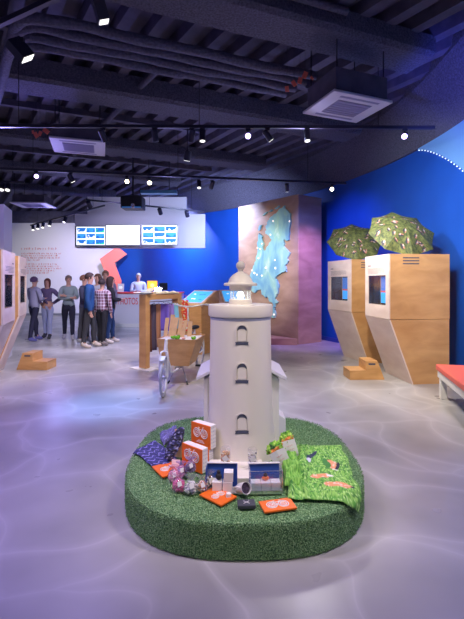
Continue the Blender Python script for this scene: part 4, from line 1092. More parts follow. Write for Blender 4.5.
m = MB(); m.obox((0, 0, .0225), (.035, .028, 0), (-.0025, .003, 0), (0, 0, .001)); m.obox((0, 0, .0225), (-.035, .028, 0), (.0025, .003, 0), (0, 0, .001)); m.build('cross_mark', 'paper', t)

# white paper bags stuffed with green cloth
def paper_bag(loc, rz, lean, label, w=.115, h=.135, seed=1):
    t = thing('paper_bag', label, 'bag', loc, rot=(math.radians(-8), lean, rz), group='white paper bags stuffed with green cloth')
    m = MB(); vs = []; n = 4
    d_ = .035
    for k, (zz, s, dd) in enumerate(((0, .8, .5), (.02, .88, .8), (h * .6, .98, 1), (h, 1.02, 1.05))):
        jj = lambda q: .004 * noise.noise(Vector((q, k, seed)))
        vs += [(-w / 2 * s + jj(1), -d_ * dd, zz), (0, -d_ * dd - .006, zz + jj(5)), (w / 2 * s, -d_ * dd + jj(2), zz - (.01 if k == 3 else 0)), (w / 2 * s * .96, d_ * dd, zz), (0, d_ * dd, zz), (-w / 2 * s * .96, d_ * dd, zz + jj(3))]
    fs = [(j * 6 + k, j * 6 + (k + 1) % 6, (j + 1) * 6 + (k + 1) % 6, (j + 1) * 6 + k) for j in range(3) for k in range(6)] + [tuple(range(6))]
    m.add(vs, fs); m.build('bag_body', 'paper', t, solid=.0015)
    m = MB(); 
    for k in range(3):
        pts = [(-.022 + i * .0055 + .004 * k, -d_ - .0075, h * (.68 - .2 * k) + .003 * math.sin(i * 2.1 + k)) for i in range(9)]; m.tube(pts, .0011, 4)
    m.build('script_print', 'textred', t)
    m = MB(); 
    def f(u_, v_):
        a_ = u_ * 2 * PI; b_ = -PI / 2 + v_ * PI
        r = 1 + .42 * noise.noise(Vector((math.cos(a_) * math.cos(b_) * 2.6, math.sin(a_) * math.cos(b_) * 2.6, math.sin(b_) * 2.6 + seed))) + .22 * noise.noise(Vector((math.cos(a_) * 7, math.sin(a_) * 7, math.sin(b_) * 7)))
        return Vector((w * .50 * r * math.cos(a_) * math.cos(b_), d_ * 1.1 * r * math.sin(a_) * math.cos(b_), h * 1.02 + .048 * r * math.sin(b_)))
    m.grid(f, 60, 40)
    def cf(i, co):
        n1 = noise.noise(co * 40 + Vector((seed, 0, 0))); c = Vector((.13, .42, .03)).lerp(Vector((.50, .78, .14)), min(1, max(0, .5 + 1.2 * n1)))
        if co.z < h * 1.14 and co.y < 0 and noise.noise(co * 32 + Vector((0, seed, 0))) > -.05: c = Vector((.78, .27, .07))
        if noise.noise(co * 28 + Vector((9, 0, seed))) > .38: c = Vector((.05, .16, .04))
        return c
    m.build('cloth_filling', fab_cloth, t, smooth=True, colf=cf)
    return t
paper_bag(ground(285, 473, TOP) + Vector((0, .035, .03)), math.radians(10), math.radians(-27), 'white paper bag with red script stuffed with green and orange cloth, nearer the lighthouse', seed=4)
paper_bag(ground(295, 465, TOP) + Vector((0, .085, .025)), math.radians(4), math.radians(-20), 'white paper bag stuffed with green and orange cloth, behind its twin, nearer the fox cloth', seed=9, w=.10)
# ================================================================ CARGO BIKE (local +x = forward)
O = Vector((-.93, 5.60, 0)); fw = Vector((-.17, -.985, 0)); yaw = math.atan2(fw.y, fw.x)
bk = thing('cargo_bike', 'white cargo bike with a wooden front box, standing behind the lighthouse', 'bicycle', O, yaw)
def wheel(par_name, c, R, steer, parent):
    root = bpy.data.objects.new(par_name + '_axle', None)
    bpy.data.objects.remove(root)
    rot = Matrix.Rotation(steer, 3, 'Z'); c = Vector(c)
    P_ = lambda r, a, y=0: c + rot @ Vector((r * math.cos(a), y, r * math.sin(a)))
    m = MB(); m.tube([P_(R - .018, 2 * PI * k / 48) for k in range(48)], .019, 10, closed=True); w = m.build(par_name, 'tyre', parent, smooth=True)
    m = MB(); m.tube([P_(R - .045, 2 * PI * k / 48) for k in range(48)], .011, 8, closed=True); m.build('rim', 'bike', w, smooth=True)
    m = MB()
    for k in range(20):
        a = 2 * PI * k / 20; m.cyl(P_(.02, a + .5 * (-1) ** k, .02 * (-1) ** k), P_(R - .05, a), .0016, n=4)
    m.build('spokes', 'silver', w)
    m = MB(); m.cyl(P_(0, 0, -.045), P_(0, 0, .045), .022, n=14); m.build('hub', 'grey', w, smooth=True)
    return w
R1 = .255; st = math.radians(9)
wheel('front_wheel', (0, 0, R1), R1, st, bk)
wheel('rear_wheel', (-2.02, 0, .30), .30, 0, bk)
rot = Matrix.Rotation(st, 3, 'Z')
m = MB(); q = lambda x, y, zz: rot @ Vector((x, y, zz))
m.tube([q(0, .055, R1), q(-.03, .055, R1 + .24), q(-.06, .045, R1 + .33), q(-.075, 0, R1 + .35), q(-.06, -.045, R1 + .33), q(-.03, -.055, R1 + .24), q(0, -.055, R1)], .013, 10); m.build('fork', 'bike', bk, smooth=True)
m = MB(); m.tube([(-.075, 0, R1 + .33), (-.115, 0, R1 + .47)], .024, 12); m.build('head_tube', 'bike', bk, smooth=True)
m = MB(); m.ball((-.117, 0, R1 + .485), .024, 12); m.build('head_cap', 'bike', bk, smooth=True)
m = MB(); pts = [q((R1 + .03) * math.cos(a), 0, R1 + (R1 + .03) * math.sin(a)) for a in [math.radians(60 + 9 * k) for k in range(12)]]
m.bm.free(); m = MB()
vs = []
for p in pts: n_ = rot @ Vector((0, .035, 0)); vs += [p - n_, p + n_]
m.add(vs, [(2 * i, 2 * i + 1, 2 * i + 3, 2 * i + 2) for i in range(len(pts) - 1)]); m.build('mudguard', 'bike', bk, solid=.004, smooth=True)
m = MB(); m.tube([(-.10, 0, R1 + .42), (-.19, 0, R1 + .20), (-.32, 0, .26), (-.45, 0, .235), (-1.35, 0, .235), (-1.50, 0, .27)], .021, 12); m.build('main_tube', 'bike', bk, smooth=True)
m = MB(); m.tube([(-1.50, 0, .27), (-1.63, 0, .73)], .017, 10); m.tube([(-1.50, 0, .27), (-2.02, .06, .30)], .012, 8); m.tube([(-1.50, 0, .27), (-2.02, -.06, .30)], .012, 8); m.tube([(-1.6, 0, .70), (-2.02, .06, .30)], .01, 8); m.tube([(-1.6, 0, .70), (-2.02, -.06, .30)], .01, 8)
m.tube([(-1.36, 0, .24), (-1.22, 0, .95)], .017, 10); m.tube([(-1.24, 0, .86), (-1.58, 0, .62)], .014, 8); m.build('rear_frame', 'bike', bk, smooth=True)
m = MB(); m.ball((-1.66, 0, .76), (.13, .075, .035), 16); m.build('saddle', 'rubber', bk, smooth=True)
m = MB(); m.tube([(-1.22, 0, .93), (-1.20, 0, 1.13)], .013, 8); m.tube([(-1.42, .29, 1.17), (-1.28, .24, 1.18), (-1.20, .08, 1.15), (-1.20, -.08, 1.15), (-1.28, -.24, 1.18), (-1.42, -.29, 1.17)], .012, 8); hb = m.build('handlebar', 'bike', bk, smooth=True)
for s in (-1, 1):
    m = MB(); m.tube([(-1.36, s * .265, 1.175), (-1.48, s * .30, 1.165)], .018, 10); m.build('grip', 'white', hb, smooth=True)
    m = MB(); m.tube([(-1.27, s * .22, 1.17), (-1.34, s * .19, 1.15), (-1.40, s * .20, 1.14)], .006, 6); m.build('brake_lever', 'white', hb)
m = MB(); m.cyl((-1.5, -.07, .27), (-1.5, .07, .27), .02); m.tube([(-1.5, .07, .27), (-1.38, .09, .15)], .009, 6); m.tube([(-1.5, -.07, .27), (-1.62, -.09, .39)], .009, 6); cr_ = m.build('crank', 'silver', bk)
m = MB(); m.box(-1.42, -1.34, .09, .18, .14, .16); m.box(-1.66, -1.58, -.18, -.09, .38, .40); m.build('pedal', 'rubber', cr_)
m = MB()
for s in (-1, 1): m.tube([(-.72, s * .05, .25), (-.70, s * .10, .14), (-.66, s * .14, .035)], .008, 8)
m.tube([(-.72, -.05, .25), (-.72, .05, .25)], .009, 8); ks = m.build('kickstand', 'grey', bk, smooth=True)
for s in (-1, 1):
    m = MB(); m.tube([(-.665, s * .135, .05), (-.64, s * .155, .012)], .014, 8); m.build('rubber_foot', 'rubber', ks)
# the box: wide at the rim, narrower at the bottom
bx = dict(xf=-.58, xb=-1.18, wt=.305, wb=.17, z0=.285, z1=.69, sf=-.70, sb=-1.10)
T = [(bx['xf'], bx['wt'], bx['z1']), (bx['xf'], -bx['wt'], bx['z1']), (bx['xb'], -bx['wt'], bx['z1'] + .015), (bx['xb'], bx['wt'], bx['z1'] + .015)]
Bq = [(bx['sf'] + .06, bx['wb'], bx['z0']), (bx['sf'] + .06, -bx['wb'] - .09, bx['z0']), (bx['sb'], -bx['wb'] - .09, bx['z0'] + .0), (bx['sb'], bx['wb'], bx['z0'])]
Ti = [(x + (-.016 if i < 2 else .016), y * .95, zz) for i, (x, y, zz) in enumerate(T)]; Bi = [(x, y * .92, zz + .016) for x, y, zz in Bq]
m = MB(); m.add(T + Bq + Ti + Bi, [(0, 1, 5, 4), (1, 2, 6, 5), (2, 3, 7, 6), (3, 0, 4, 7), (4, 5, 6, 7), (0, 1, 9, 8), (1, 2, 10, 9), (2, 3, 11, 10), (3, 0, 8, 11), (8, 9, 13, 12), (9, 10, 14, 13), (10, 11, 15, 14), (11, 8, 12, 15), (12, 13, 14, 15)])
m.build('cargo_box', 'wood_d', bk)
m = MB(); lz = bx['z1'] - .012; m.box(bx['xb'] + .05, bx['xf'] - .022, -bx['wt'] * .92, bx['wt'] * .92, lz - .03, lz + .012); m.build('liner', 'paper', bk, bevel=.01)
Mx = Matrix.Translation(O) @ Matrix.Rotation(yaw, 4, 'Z')
# goods in the bike box: boards and little green plush toys
for k, (x, y, w_, h_, ti) in enumerate(((-.86, .035, .062, .26, .22), (-.90, -.04, .062, .29, .10), (-.87, -.112, .066, .30, .16), (-.92, -.185, .066, .34, .12), (-.90, -.265, .06, .29, .10), (-1.0, .09, .07, .235, .05))):
    p = Mx @ Vector((x, y, lz + .012)); m = MB(); m.obox((0, 0, h_ / 2), (w_, 0, 0), (0, .022, 0), (ti * h_, .03, h_)); m.obox((ti * h_ * .5, .015, h_), (w_ * .98, 0, 0), (0, .03, 0), (0, 0, .004))
    o = m.build('kraft_package', 'kraft', bevel=.003); o.location = p; o.rotation_euler = (0, 0, -.15 + k * .04)
    tag(o, ['upright kraft package in the bike box, shortest and nearest the textile rack', 'upright kraft package in the bike box, second from the rack side', 'broad upright kraft package in the middle of the bike box',
            'tallest upright kraft package in the bike box, leaning', 'upright kraft package in the bike box nearest the lighthouse', 'upright kraft package behind the others in the bike box'][k], 'package', 'kraft packages in the bike box')
gm = mat('plush_green', (.16, .50, .03), .9)
for k, (x, y, s, l) in enumerate(((-.63, .25, .030, 'small green leafy toy at the corner of the bike box'), (-.62, -.0, .038, 'green plush frog-like toy at the front edge of the bike box'), (-.65, -.075, .030, 'smaller green plush toy beside the bigger one in the bike box'))):
    p = Mx @ Vector((x, y, lz + .012)); m = MB(); m.ball((0, 0, s * .7), (s * 1.2, s, s * .7), 14); m.ball((s * .7, 0, s * 1.2), s * .55, 10); m.ball((-s * .8, .3 * s, s * .9), s * .5, 10); m.ball((.3 * s, -.7 * s, s * .4), (s * .6, s * .4, s * .35), 10)
    o = m.build('plush_toy', gm, smooth=True); o.location = p; tag(o, l, 'toy')
m = MB(); p = Mx @ Vector((-.62, .10, lz + .012)); m.ball((0, 0, .014), (.03, .02, .014), 12); o = m.build('pink_pouch', mat('pouch_pink', (.80, .40, .32), .8), smooth=True); o.location = p; tag(o, 'little pink pouch lying in the bike box between green toys', 'pouch')

# ================================================================ TEXTILE RACK
def board(m, a, b, w, th):
    a, b = Vector(a), Vector(b)
fa, fb = Vector((-1.56, 7.36, 0)), Vector((-1.08, 8.06, 0)); fd = (fb - fa).normalized(); fn = Vector((fd.y, -fd.x, 0)); flen = (fb - fa).length
rk = thing('textile_rack', 'plywood display frame on a white base with cloths hanging inside', 'rack', fa)
Hr = 1.33; dp = .17; th = .10
for s, nm in ((0, 'post'), (flen, 'post')):
    m = MB(); m.obox(fd * s + Vector((0, 0, Hr / 2 + .012)), fd * th, fn * dp, (0, 0, Hr - .024)); m.build(nm, 'wood', rk, bevel=.004)
m = MB(); m.obox(fd * flen / 2 + Vector((0, 0, Hr - .05)), fd * (flen - th), fn * dp, (0, 0, .10)); m.build('top_beam', 'wood', rk, bevel=.004)
m = MB(); m.obox(Vector((0, 0, .008)), fd * .26, fn * .50, (0, 0, .016)); m.build('base_plate', 'white', rk, bevel=.004)
m = MB(); m.obox(fd * flen + Vector((0, 0, .008)), fd * .26, fn * .50, (0, 0, .016)); m.build('base_plate', 'white', rk, bevel=.004)
m = MB(); m.cyl(fd * .04 + Vector((0, 0, Hr - .14)), fd * (flen - .04) + Vector((0, 0, Hr - .14)), .010); m.build('rail', 'silver', rk)
cl = [((.16, .06, .05), .86, 'brown cloth hanging nearest the front post of the rack'), ((.08, .06, .12), .84, 'dark plum cloth hanging in the rack beside the brown one'), ((.42, .20, .13), .80, 'rust cloth hanging in the rack, half hidden'),
      ((.16, .10, .62), .50, 'violet-blue cloth hanging in the middle of the rack'), ((.30, .20, .62), .52, 'lavender cloth hanging beside the violet-blue one'), ((.22, .55, .80), .48, 'light blue cloth hanging nearest the rear post of the rack')]
for k, (c, ln, l) in enumerate(cl):
    s = flen * (.15 + .14 * k); top = Hr - .19; hw = (.055, .05, .05, .105, .09, .07)[k]; shx = (-.055, -.03, -.02, .02, .045, .06)[k]
    def f(u_, v_):
        w = hw * (1 - .25 * (1 - v_)) * (2 * u_ - 1); return fn * (w + shx) + fd * (.03 * math.sin(u_ * 9 + k) * (.3 + v_) + .07 * (2 * u_ - 1) * (.5)) + Vector((0, 0, -ln * v_))
    m = MB(); m.grid(f, 24, 12); o = m.build('hanging_cloth', mat('cloth_%d' % k, c, .9), smooth=True, solid=.012); o.location = fa + fd * s + Vector((0, 0, top)); tag(o, l, 'cloth', 'cloths hanging in the plywood rack')
    m = MB(); m.tube([Vector((0, 0, .062)) + fd * .01, Vector((0, 0, .045)), Vector((0, 0, .015))], .003, 6); m.tube([fn * (shx - hw * .85) + Vector((0, 0, -.005)), Vector((0, 0, .02)), fn * (shx + hw * .85) + Vector((0, 0, -.005))], .005, 6); m.build('hanger', 'silver', o)
# things on top of the rack
m = MB()
for k in range(16):
    c = fd * (k * .038); m.tube([c + fn * y + Vector((0, 0, .018 + .012 * math.sin(y * 40 + k))) for y in [-.085 + .17 * i / 8 for i in range(9)]], .017, 8)
m.obox(fd * .285 + Vector((0, 0, .008)), fd * .62, fn * .19, (0, 0, .016)); o = m.build('knitted_cloth', mat('knit_cream', (.78, .70, .55), .95), smooth=True); o.location = fa + fd * .22 + Vector((0, 0, Hr + .004)); tag(o, 'cream chunky knitted cloth folded along the top of the plywood rack', 'cloth')
t = thing('baseball_cap', 'grey and white folded caps lying on the front of the plywood rack', 'cap', fa + Vector((.02, -.02, Hr + .0)), .3)
m = MB(); m.ball((0, 0, .025), (.12, .08, .03), 16); m.build('crown', mat('cap_grey', (.42, .45, .50), .8), t, smooth=True); m = MB(); m.ball((-.12, 0, .03), (.10, .07, .012), 12); m.build('brim', 'paper', t, smooth=True)
t = thing('leaflet_stand', 'white angular leaflet stand leaning on the caps atop the rack', 'leaflet', fa + fd * .12 + Vector((0, .02, Hr + .045)))
m = MB(); m.obox((0, 0, .03), (.13, .02, .03), (0, .012, 0), (.03, .02, .07)); m.build('leaflet_sheet', 'paper', t)

# red patterned tote hanging at the console
def tote(i, co):
    n1 = noise.noise(co * 26); return Vector((.72, .05, .04)) if n1 < .05 else (Vector((.80, .50, .12)) if n1 < .25 else Vector((.75, .70, .68)))
p = at(183.5, 315, 8.35); m = MB(); m.grid(lambda u_, v_: Vector(((u_ - .5) * .20, .02 * math.sin(u_ * 6), .30 - v_ * .62)), 30, 40)
o = m.build('tote_bag', attr_mat('tote_print', .85), smooth=True, solid=.03, colf=tote); o.location = p; tag(o, 'red patterned tote bag hanging behind the kraft packages', 'bag')
m = MB(); m.tube([(-.06, 0, .29), (-.05, 0, .40), (.05, 0, .40), (.06, 0, .29)], .006, 6); m.build('handle', 'red', o)

# ================================================================ TOUCH CONSOLES
def console(c, w, d_, rz, label, z0=1.02, z1=1.33):
    t = thing('touch_console', label, 'console', c, rz, 'wooden consoles with blue touch screens')
    m = MB(); m.prism([(-w / 2, 0, 0), (-w / 2, 0, z0), (-w / 2, d_, z1), (-w / 2, d_ + .06, z1), (-w / 2, d_ + .06, 0)], (w, 0, 0)); m.build('cabinet', 'wood_d', t, bevel=.006)
    n_ = Vector((0, -(z1 - z0), d_)).normalized(); s = Vector((0, d_, z1 - z0)); m = MB(); c0 = Vector((0, 0, z0)) + s * .5
    m.obox(c0 + n_ * .006, (w * .90, 0, 0), s * .86, n_ * .012); m.build('screen_frame', 'wood_p', t, bevel=.003)
    m = MB(); m.obox(c0 + n_ * .016, (w * .80, 0, 0), s * .74, n_ * .008, 0)
    rr = random.Random(5)
    for k in range(7): m.obox(c0 + n_ * .0215 + Vector((rr.uniform(-.3, .3) * w, 0, 0)) + s * rr.uniform(-.26, .26), (w * rr.uniform(.06, .18), 0, 0), s * .05, n_ * .002, rr.choice((1, 2)))
    m.build('touch_screen', ['scr_c', 'scr_b', 'scr_w'], t)
    return t
console(Vector((-.93, 8.95, 0)), .66, .62, math.radians(-32), 'wooden console with a glowing blue touch screen behind the bike box', 1.06, 1.36)
console(Vector((.10, 9.35, 0)), .60, .6, math.radians(12), 'wooden console with a blue touch screen behind the lighthouse lantern', 1.06, 1.36)

# ================================================================ THINGS ON THE COUNTER
cz = 1.20
m = MB(); a = at(120.4, 292, 14.45); m.obox((0, 0, .145), (.22, 0, 0), (0, .02, 0), (0, .05, .29)); o = m.build('leaflet_stand', 'paper'); o.location = (a.x, 14.5, cz + .002); tag(o, 'white upright leaflet stand on the counter nearest the standing group', 'leaflet holder')
m = MB(); m.box(-.05, .05, -.016, -.012, .12, .19); m.build('printed_mark', 'scr_grey', o)
def monitor(px, label, face, w, h, tilt=0):
    a = at(px, 290, 14.5); t = thing('monitor', label, 'monitor', (a.x, 14.55, cz), tilt)
    m = MB(); m.box(-.11, .11, -.07, .09, 0, .012); m.cyl((0, .03, 0), (0, .03, .16), .018); m.build('stand', 'grey', t)
    m = MB(); m.box(-w / 2, w / 2, 0, .03, .06, .06 + h); m.build('screen_frame', 'black', t, bevel=.005)
    m = MB(); m.box(-w / 2 + .012, w / 2 - .012, -.004, 0, .072, .048 + h); m.build('display', face, t); return t
mo = monitor(152, 'monitor showing an orange picture on the counter', 'orange_e', .37, .34)
m = MB(); m.ball((0, -.006, .235), (.07, .003, .07), 14); m.build('round_icon', glow('icon_yellow', (.95, .62, .2), 1.3), mo)
monitor(163, 'dark monitor on the counter at the blue wall side', 'darkglass', .30, .26, -.15)
m = MB(); m.box(-.14, .14, -.1, .1, 0, .014); m.obox((0, .10, .09), (.28, 0, 0), (0, .01, 0), (0, .05, .16)); o = m.build('laptop', 'silver', bevel=.003); o.location = (at(157.5, 290, 14.4).x, 14.40, cz); tag(o, 'silver laptop on the counter between the two monitors', 'laptop')

# ================================================================ PEOPLE
def person(loc, H, yaw, label, pose='down', top=(.1, .1, .1), pants=(.05, .05, .08), shoe=(.7, .7, .7), hair=(.06, .03, .02), hairlen=0, stride=0.0, jacket=None, female=False, topmat=None, pantmat=None, turn=0, slim=1.0):
    root = thing('person', label, 'person', loc, yaw)
    root.scale = (H / 1.75,) * 3
    sh = .165 if female else .195; hw = .088 if female else .085
    V, E, Rr, Lb = [], [], [], []
    def v(p, r, lab, par=None):
        V.append(Vector(p)); Rr.append((r, r) if isinstance(r, (int, float)) else r); Lb.append(lab); i = len(V) - 1
        if par is not None: E.append((par, i))
        return i
    pel = v((0, 0, .96), (.135 * slim, .105), 'pelvis'); wa = v((0, .0, 1.09), (.118 * slim, .092), 'torso', pel); ch = v((0, -.0, 1.25), (.138 * slim, .105), 'torso', wa); uc = v((0, .005, 1.39), (.125, .09), 'torso', ch)
    nk = v((0, -.003, 1.475), .056, 'neck', uc); n2 = v((0, -.012, 1.52), .055, 'neck', nk)
    h1 = v((0, -.022, 1.575), (.062, .070), 'head', n2); h2 = v((0, -.015, 1.645), (.074, .092), 'head', h1); h3 = v((0, -.008, 1.705), (.058, .074), 'head', h2)
    hands = []
    for s in (-1, 1):
        S = v((s * sh, .005, 1.405), .058, 'arm', uc)
        if pose == 'crossed': el, wr, ddir = (s * (sh + .07), -.05, 1.13), (-s * .06, -.20, 1.17 + .03 * s), Vector((-s * 1, -.05, .1))
        elif pose == 'hips': el, wr, ddir = (s * (sh + .20), .05, 1.18), (s * .165, -.03, 1.02), Vector((-s * .5, -.6, -.5))
        elif pose == 'front': el, wr, ddir = (s * (sh + .05), -.04, 1.14), (s * .07, -.24, 1.15), Vector((-s * .4, -.8, .1))
        elif pose == 'phone': el, wr, ddir = ((s * (sh + .06), -.06, 1.14), (s * .10, -.25, 1.25), Vector((-s * .3, -.6, .6))) if s < 0 else ((s * (sh + .05), .02, 1.13), (s * (sh + .04), -.06, .90), Vector((0, -.1, -1)))
        elif pose == 'back': el, wr, ddir = (s * (sh + .07), .06, 1.14), (s * .10, .13, 1.0), Vector((-s * .9, .2, -.1))
        else: el, wr, ddir = (s * (sh + .055), .03, 1.12), (s * (sh + .05), -.04, .875), Vector((0, -.15, -1))
        mid = Vector(V[S]).lerp(Vector(el), .5)
        a = v(mid, .047, 'arm', S); a = v(el, .041, 'arm', a); a = v(Vector(el).lerp(Vector(wr), .45), .037, 'fore', a); a = v(wr, .026, 'fore', a)
        ddir.normalize(); sd = ddir.cross(Vector((0, -1, 0)) if abs(ddir.y) < .8 else Vector((0, 0, 1))).normalized()
        if pose == 'down' or pose == 'phone' and s > 0: sd = Vector((0, 1, 0))
        pm = v(Vector(wr) + ddir * .05, (.030, .016), 'hand', a)
        for k in range(4):
            o_ = sd * (.024 - .016 * k); L_ = (.070, .078, .072, .056)[k]
            b = v(Vector(wr) + ddir * .085 + o_, .0095, 'hand', pm); c_ = v(Vector(wr) + ddir * (.085 + L_ * .55) + o_ * 1.05 + Vector((0, -.006, 0)), .0085, 'hand', b); v(Vector(wr) + ddir * (.085 + L_) + o_ * 1.05 + Vector((0, -.018, 0)), .007, 'hand', c_)
        b = v(Vector(wr) + ddir * .035 + sd * .034, .011, 'hand', pm); v(Vector(wr) + ddir * .075 + sd * .052, .009, 'hand', b)
        k = stride * s
        hp = v((s * hw, 0, .88), (.088, .092), 'leg', pel); th_ = v((s * (hw + .008), -k * .12, .70), (.076 * slim, .082), 'leg', hp); kn = v((s * (hw + .012), -k * .28 - .008, .49), .056, 'leg', th_)
        cf = v((s * (hw + .015), -k * .30 + .012, .33), .052, 'leg', kn); an = v((s * (hw + .018), -k * .38 + .015, .095), .036, 'shoe', cf)
        ba = v((s * (hw + .03), -k * .38 - .075, .045), (.042, .036), 'shoe', an); v((s * (hw + .038), -k * .38 - .155, .036), (.036, .028), 'shoe', ba)
        hl = v((s * (hw + .018), -k * .38 + .045, .045), .036, 'shoe', an)
    me = bpy.data.meshes.new('body'); me.from_pydata([tuple(p) for p in V], E, [])
    o = bpy.data.objects.new('body', me); col.objects.link(o)
    sk = o.modifiers.new('Skin', 'SKIN'); sk.use_smooth_shade = True
    for i, d_ in enumerate(me.skin_vertices[0].data): d_.radius = Rr[i]; d_.use_root = (i == 0)
    sb = o.modifiers.new('Sub', 'SUBSURF'); sb.levels = 1; sb.render_levels = 1
    dg = bpy.context.evaluated_depsgraph_get(); em = bpy.data.meshes.new_from_object(o.evaluated_get(dg)); bpy.data.objects.remove(o)
    segs = [(V[a], V[b], Lb[b]) for a, b in E]
    def near(p):
        best = None
        for a, b, l in segs:
            ab = b - a; t_ = max(0, min(1, (p - a).dot(ab) / max(1e-9, ab.length_squared))); d_ = (a + ab * t_ - p).length
            if best is None or d_ < best[0]: best = (d_, l)
        return best[1]
    fl = [near(f.center) for f in em.polygons]
    fc = [f.center.copy() for f in em.polygons]
    def shell(sel, name, mt, off):
        bm = bmesh.new(); bm.from_mesh(em); bm.faces.ensure_lookup_table(); bm.normal_update()
        kill = [f for f in bm.faces if not sel(fl[f.index], fc[f.index])]
        bmesh.ops.delete(bm, geom=kill, context='FACES')
        if not bm.faces: bm.free(); return
        todo = set(bm.verts); isl = []
        while todo:
            st_ = [todo.pop()]; grp = set(st_)
            while st_:
                x = st_.pop()
                for e_ in x.link_edges:
                    y = e_.other_vert(x)
                    if y in todo: todo.discard(y); grp.add(y); st_.append(y)
            isl.append(grp)
        mx_ = max(len(g) for g in isl)
        bmesh.ops.delete(bm, geom=[x for g in isl if len(g) < mx_ * .3 for x in g], context='VERTS')
        bm.normal_update(); vv = [(x, x.normal.copy()) for x in bm.verts]
        for x, n_ in vv: x.co += n_ * off + n_ * .006 * noise.noise(x.co * 14)
        m2 = bpy.data.meshes.new(name); bm.to_mesh(m2); bm.free(); m2.materials.append(mt)
        m2.polygons.foreach_set('use_smooth', [True] * len(m2.polygons))
        c = bpy.data.objects.new(name, m2); col.objects.link(c); c.parent = root
        s_ = c.modifiers.new('S', 'SOLIDIFY'); s_.thickness = .006; s_.offset = 1
        return c
    k = id(root) % 9999
    shell(lambda l, c: l in ('torso', 'arm', 'fore') or (l == 'pelvis' and c.z > (.90 if jacket else .97)) or (l == 'leg' and c.z > .93) or (l == 'neck' and c.z < 1.455), 'jacket' if jacket else 'top', topmat or mat('top_c', top, .85), .020 if jacket else .011)
    shell(lambda l, c: (l == 'leg') or (l == 'pelvis' and c.z <= 1.03) or (l == 'shoe' and c.z > .13), 'trousers', pantmat or mat('pants_c', pants, .85), .007)
    shm = mat('shoe_c', shoe, .6)
    for s_ in (-1, 1): shell(lambda l, c: l == 'shoe' and c.z <= .125 and c.x * s_ > 0, 'shoe', shm, .008)
    # hair
    m = MB(); cx_, cy_, cz_ = 0, -.006, 1.665
    def hf(u_, v_):
        a = u_ * 2 * PI; b = PI / 2 - v_ * PI * .80; d_ = Vector((math.cos(a) * math.cos(b), math.sin(a) * math.cos(b), math.sin(b)))
        front = max(0, -d_.y); lim = .10 - .02 * v_
        zz = d_.z * .105
        floor_ = .032 if front > .45 else (-.05 - .0 if not hairlen else -.05 - hairlen)
        zz = max(zz, floor_) if d_.z < .2 else zz
        if hairlen and front < .3 and v_ > .6: zz = -.02 - (v_ - .6) / .4 * hairlen
        n_ = 1 + .06 * noise.noise(d_ * 4)
        return Vector((cx_ + d_.x * .090 * n_ if v_ < .75 or front < .3 else d_.x * .09, cy_ + (d_.y * .110 + .006) * n_, cz_ + zz))
    m.grid(hf, 28, 16); hm = m.build('hair', mat('hair_c', hair, .7), root, smooth=True)
    # body mesh with face features
    bm = bmesh.new(); bm.from_mesh(em); q = MB(); q.bm.free(); q.bm = bm
    q.ball((0, -.118, 1.638), (.011, .018, .020), 8, 0); q.ball((0, -.122, 1.628), (.014, .012, .009), 8, 0)
    for s in (-1, 1):
        q.ball((s * .030, -.099, 1.652), (.011, .006, .007), 8, 1); q.ball((s * .080, -.005, 1.640), (.009, .018, .027), 8, 0); q.ball((s * .030, -.100, 1.668), (.015, .004, .003), 6, 2)
    q.ball((0, -.100, 1.597), (.021, .007, .005), 8, 3)
    m3 = bpy.data.meshes.new('body'); bm.to_mesh(m3); bm.free()
    for mt in (M['skin'], M['eye'], hm.data.materials[0], mat('lip', (.48, .16, .14), .5)): m3.materials.append(mt)
    m3.polygons.foreach_set('use_smooth', [True] * len(m3.polygons)); bo = bpy.data.objects.new('body', m3); col.objects.link(bo); bo.parent = root
    return root
def plaidmat():
    m, nt, b = new_mat('plaid_shirt'); N = nt.nodes; L = nt.links; tc = N.new('ShaderNodeTexCoord')
    src = None
    for ax, sc in (('X', 14), ('Z', 12), ):
        w = N.new('ShaderNodeTexWave'); w.bands_direction = ax; w.inputs['Scale'].default_value = sc / 3.0; w.inputs['Distortion'].default_value = .3
        L.new(tc.outputs['Object'], w.inputs['Vector'])
        r = N.new('ShaderNodeValToRGB'); r.color_ramp.interpolation = 'CONSTANT'; e = r.color_ramp.elements; e[0].color = (.10, .02, .05, 1); e[1].position = .5; e[1].color = (.62, .52, .60, 1); a = e.new(.32); a.color = (.38, .05, .07, 1)
        L.new(w.outputs['Fac'], r.inputs['Fac'])
        if src is None: src = r.outputs['Color']
        else:
            mx = N.new('ShaderNodeMixRGB'); mx.inputs['Fac'].default_value = .5; L.new(src, mx.inputs['Color1']); L.new(r.outputs['Color'], mx.inputs['Color2']); src = mx.outputs['Color']
    L.new(src, b.inputs['Base Color']); b.inputs['Roughness'].default_value = .85; return m
def feet(px, py): return ground(px, py)
R = math.radians
person(feet(34, 341), 1.68, R(150), 'person in a grey top and dark trousers standing nearest the dark-windowed booths', 'front', (.36, .36, .48), (.02, .02, .05), (.12, .12, .32), (.10, .05, .12), .0, .45)
person(feet(47.5, 338), 1.64, R(5), 'person with long red-brown hair, hands on hips, pale jeans', 'hips', (.14, .10, .20), (.38, .42, .60), (.03, .03, .04), (.16, .045, .03), .20, .35, female=True, slim=.9)
person(feet(68.5, 339), 1.72, R(20), 'person in a grey-green sweater with crossed arms and dark leggings', 'crossed', (.30, .37, .36), (.015, .015, .035), (.35, .33, .36), (.28, .20, .17), .02, .45, female=True)
person(feet(89.5, 347.5), 1.76, R(105), 'person in a bright blue jacket and dark grey trousers, nearest of the group', 'down', (.010, .06, .19), (.035, .035, .04), (.50, .42, .34), (.05, .025, .02), .0, .30, jacket=True, slim=1.08)
person(feet(84, 343), 1.72, R(95), 'person with reddish hair in dark clothes, half hidden behind the blue jacket', 'front', (.05, .05, .09), (.05, .05, .06), (.4, .4, .4), (.22, .09, .05), .0, .2)
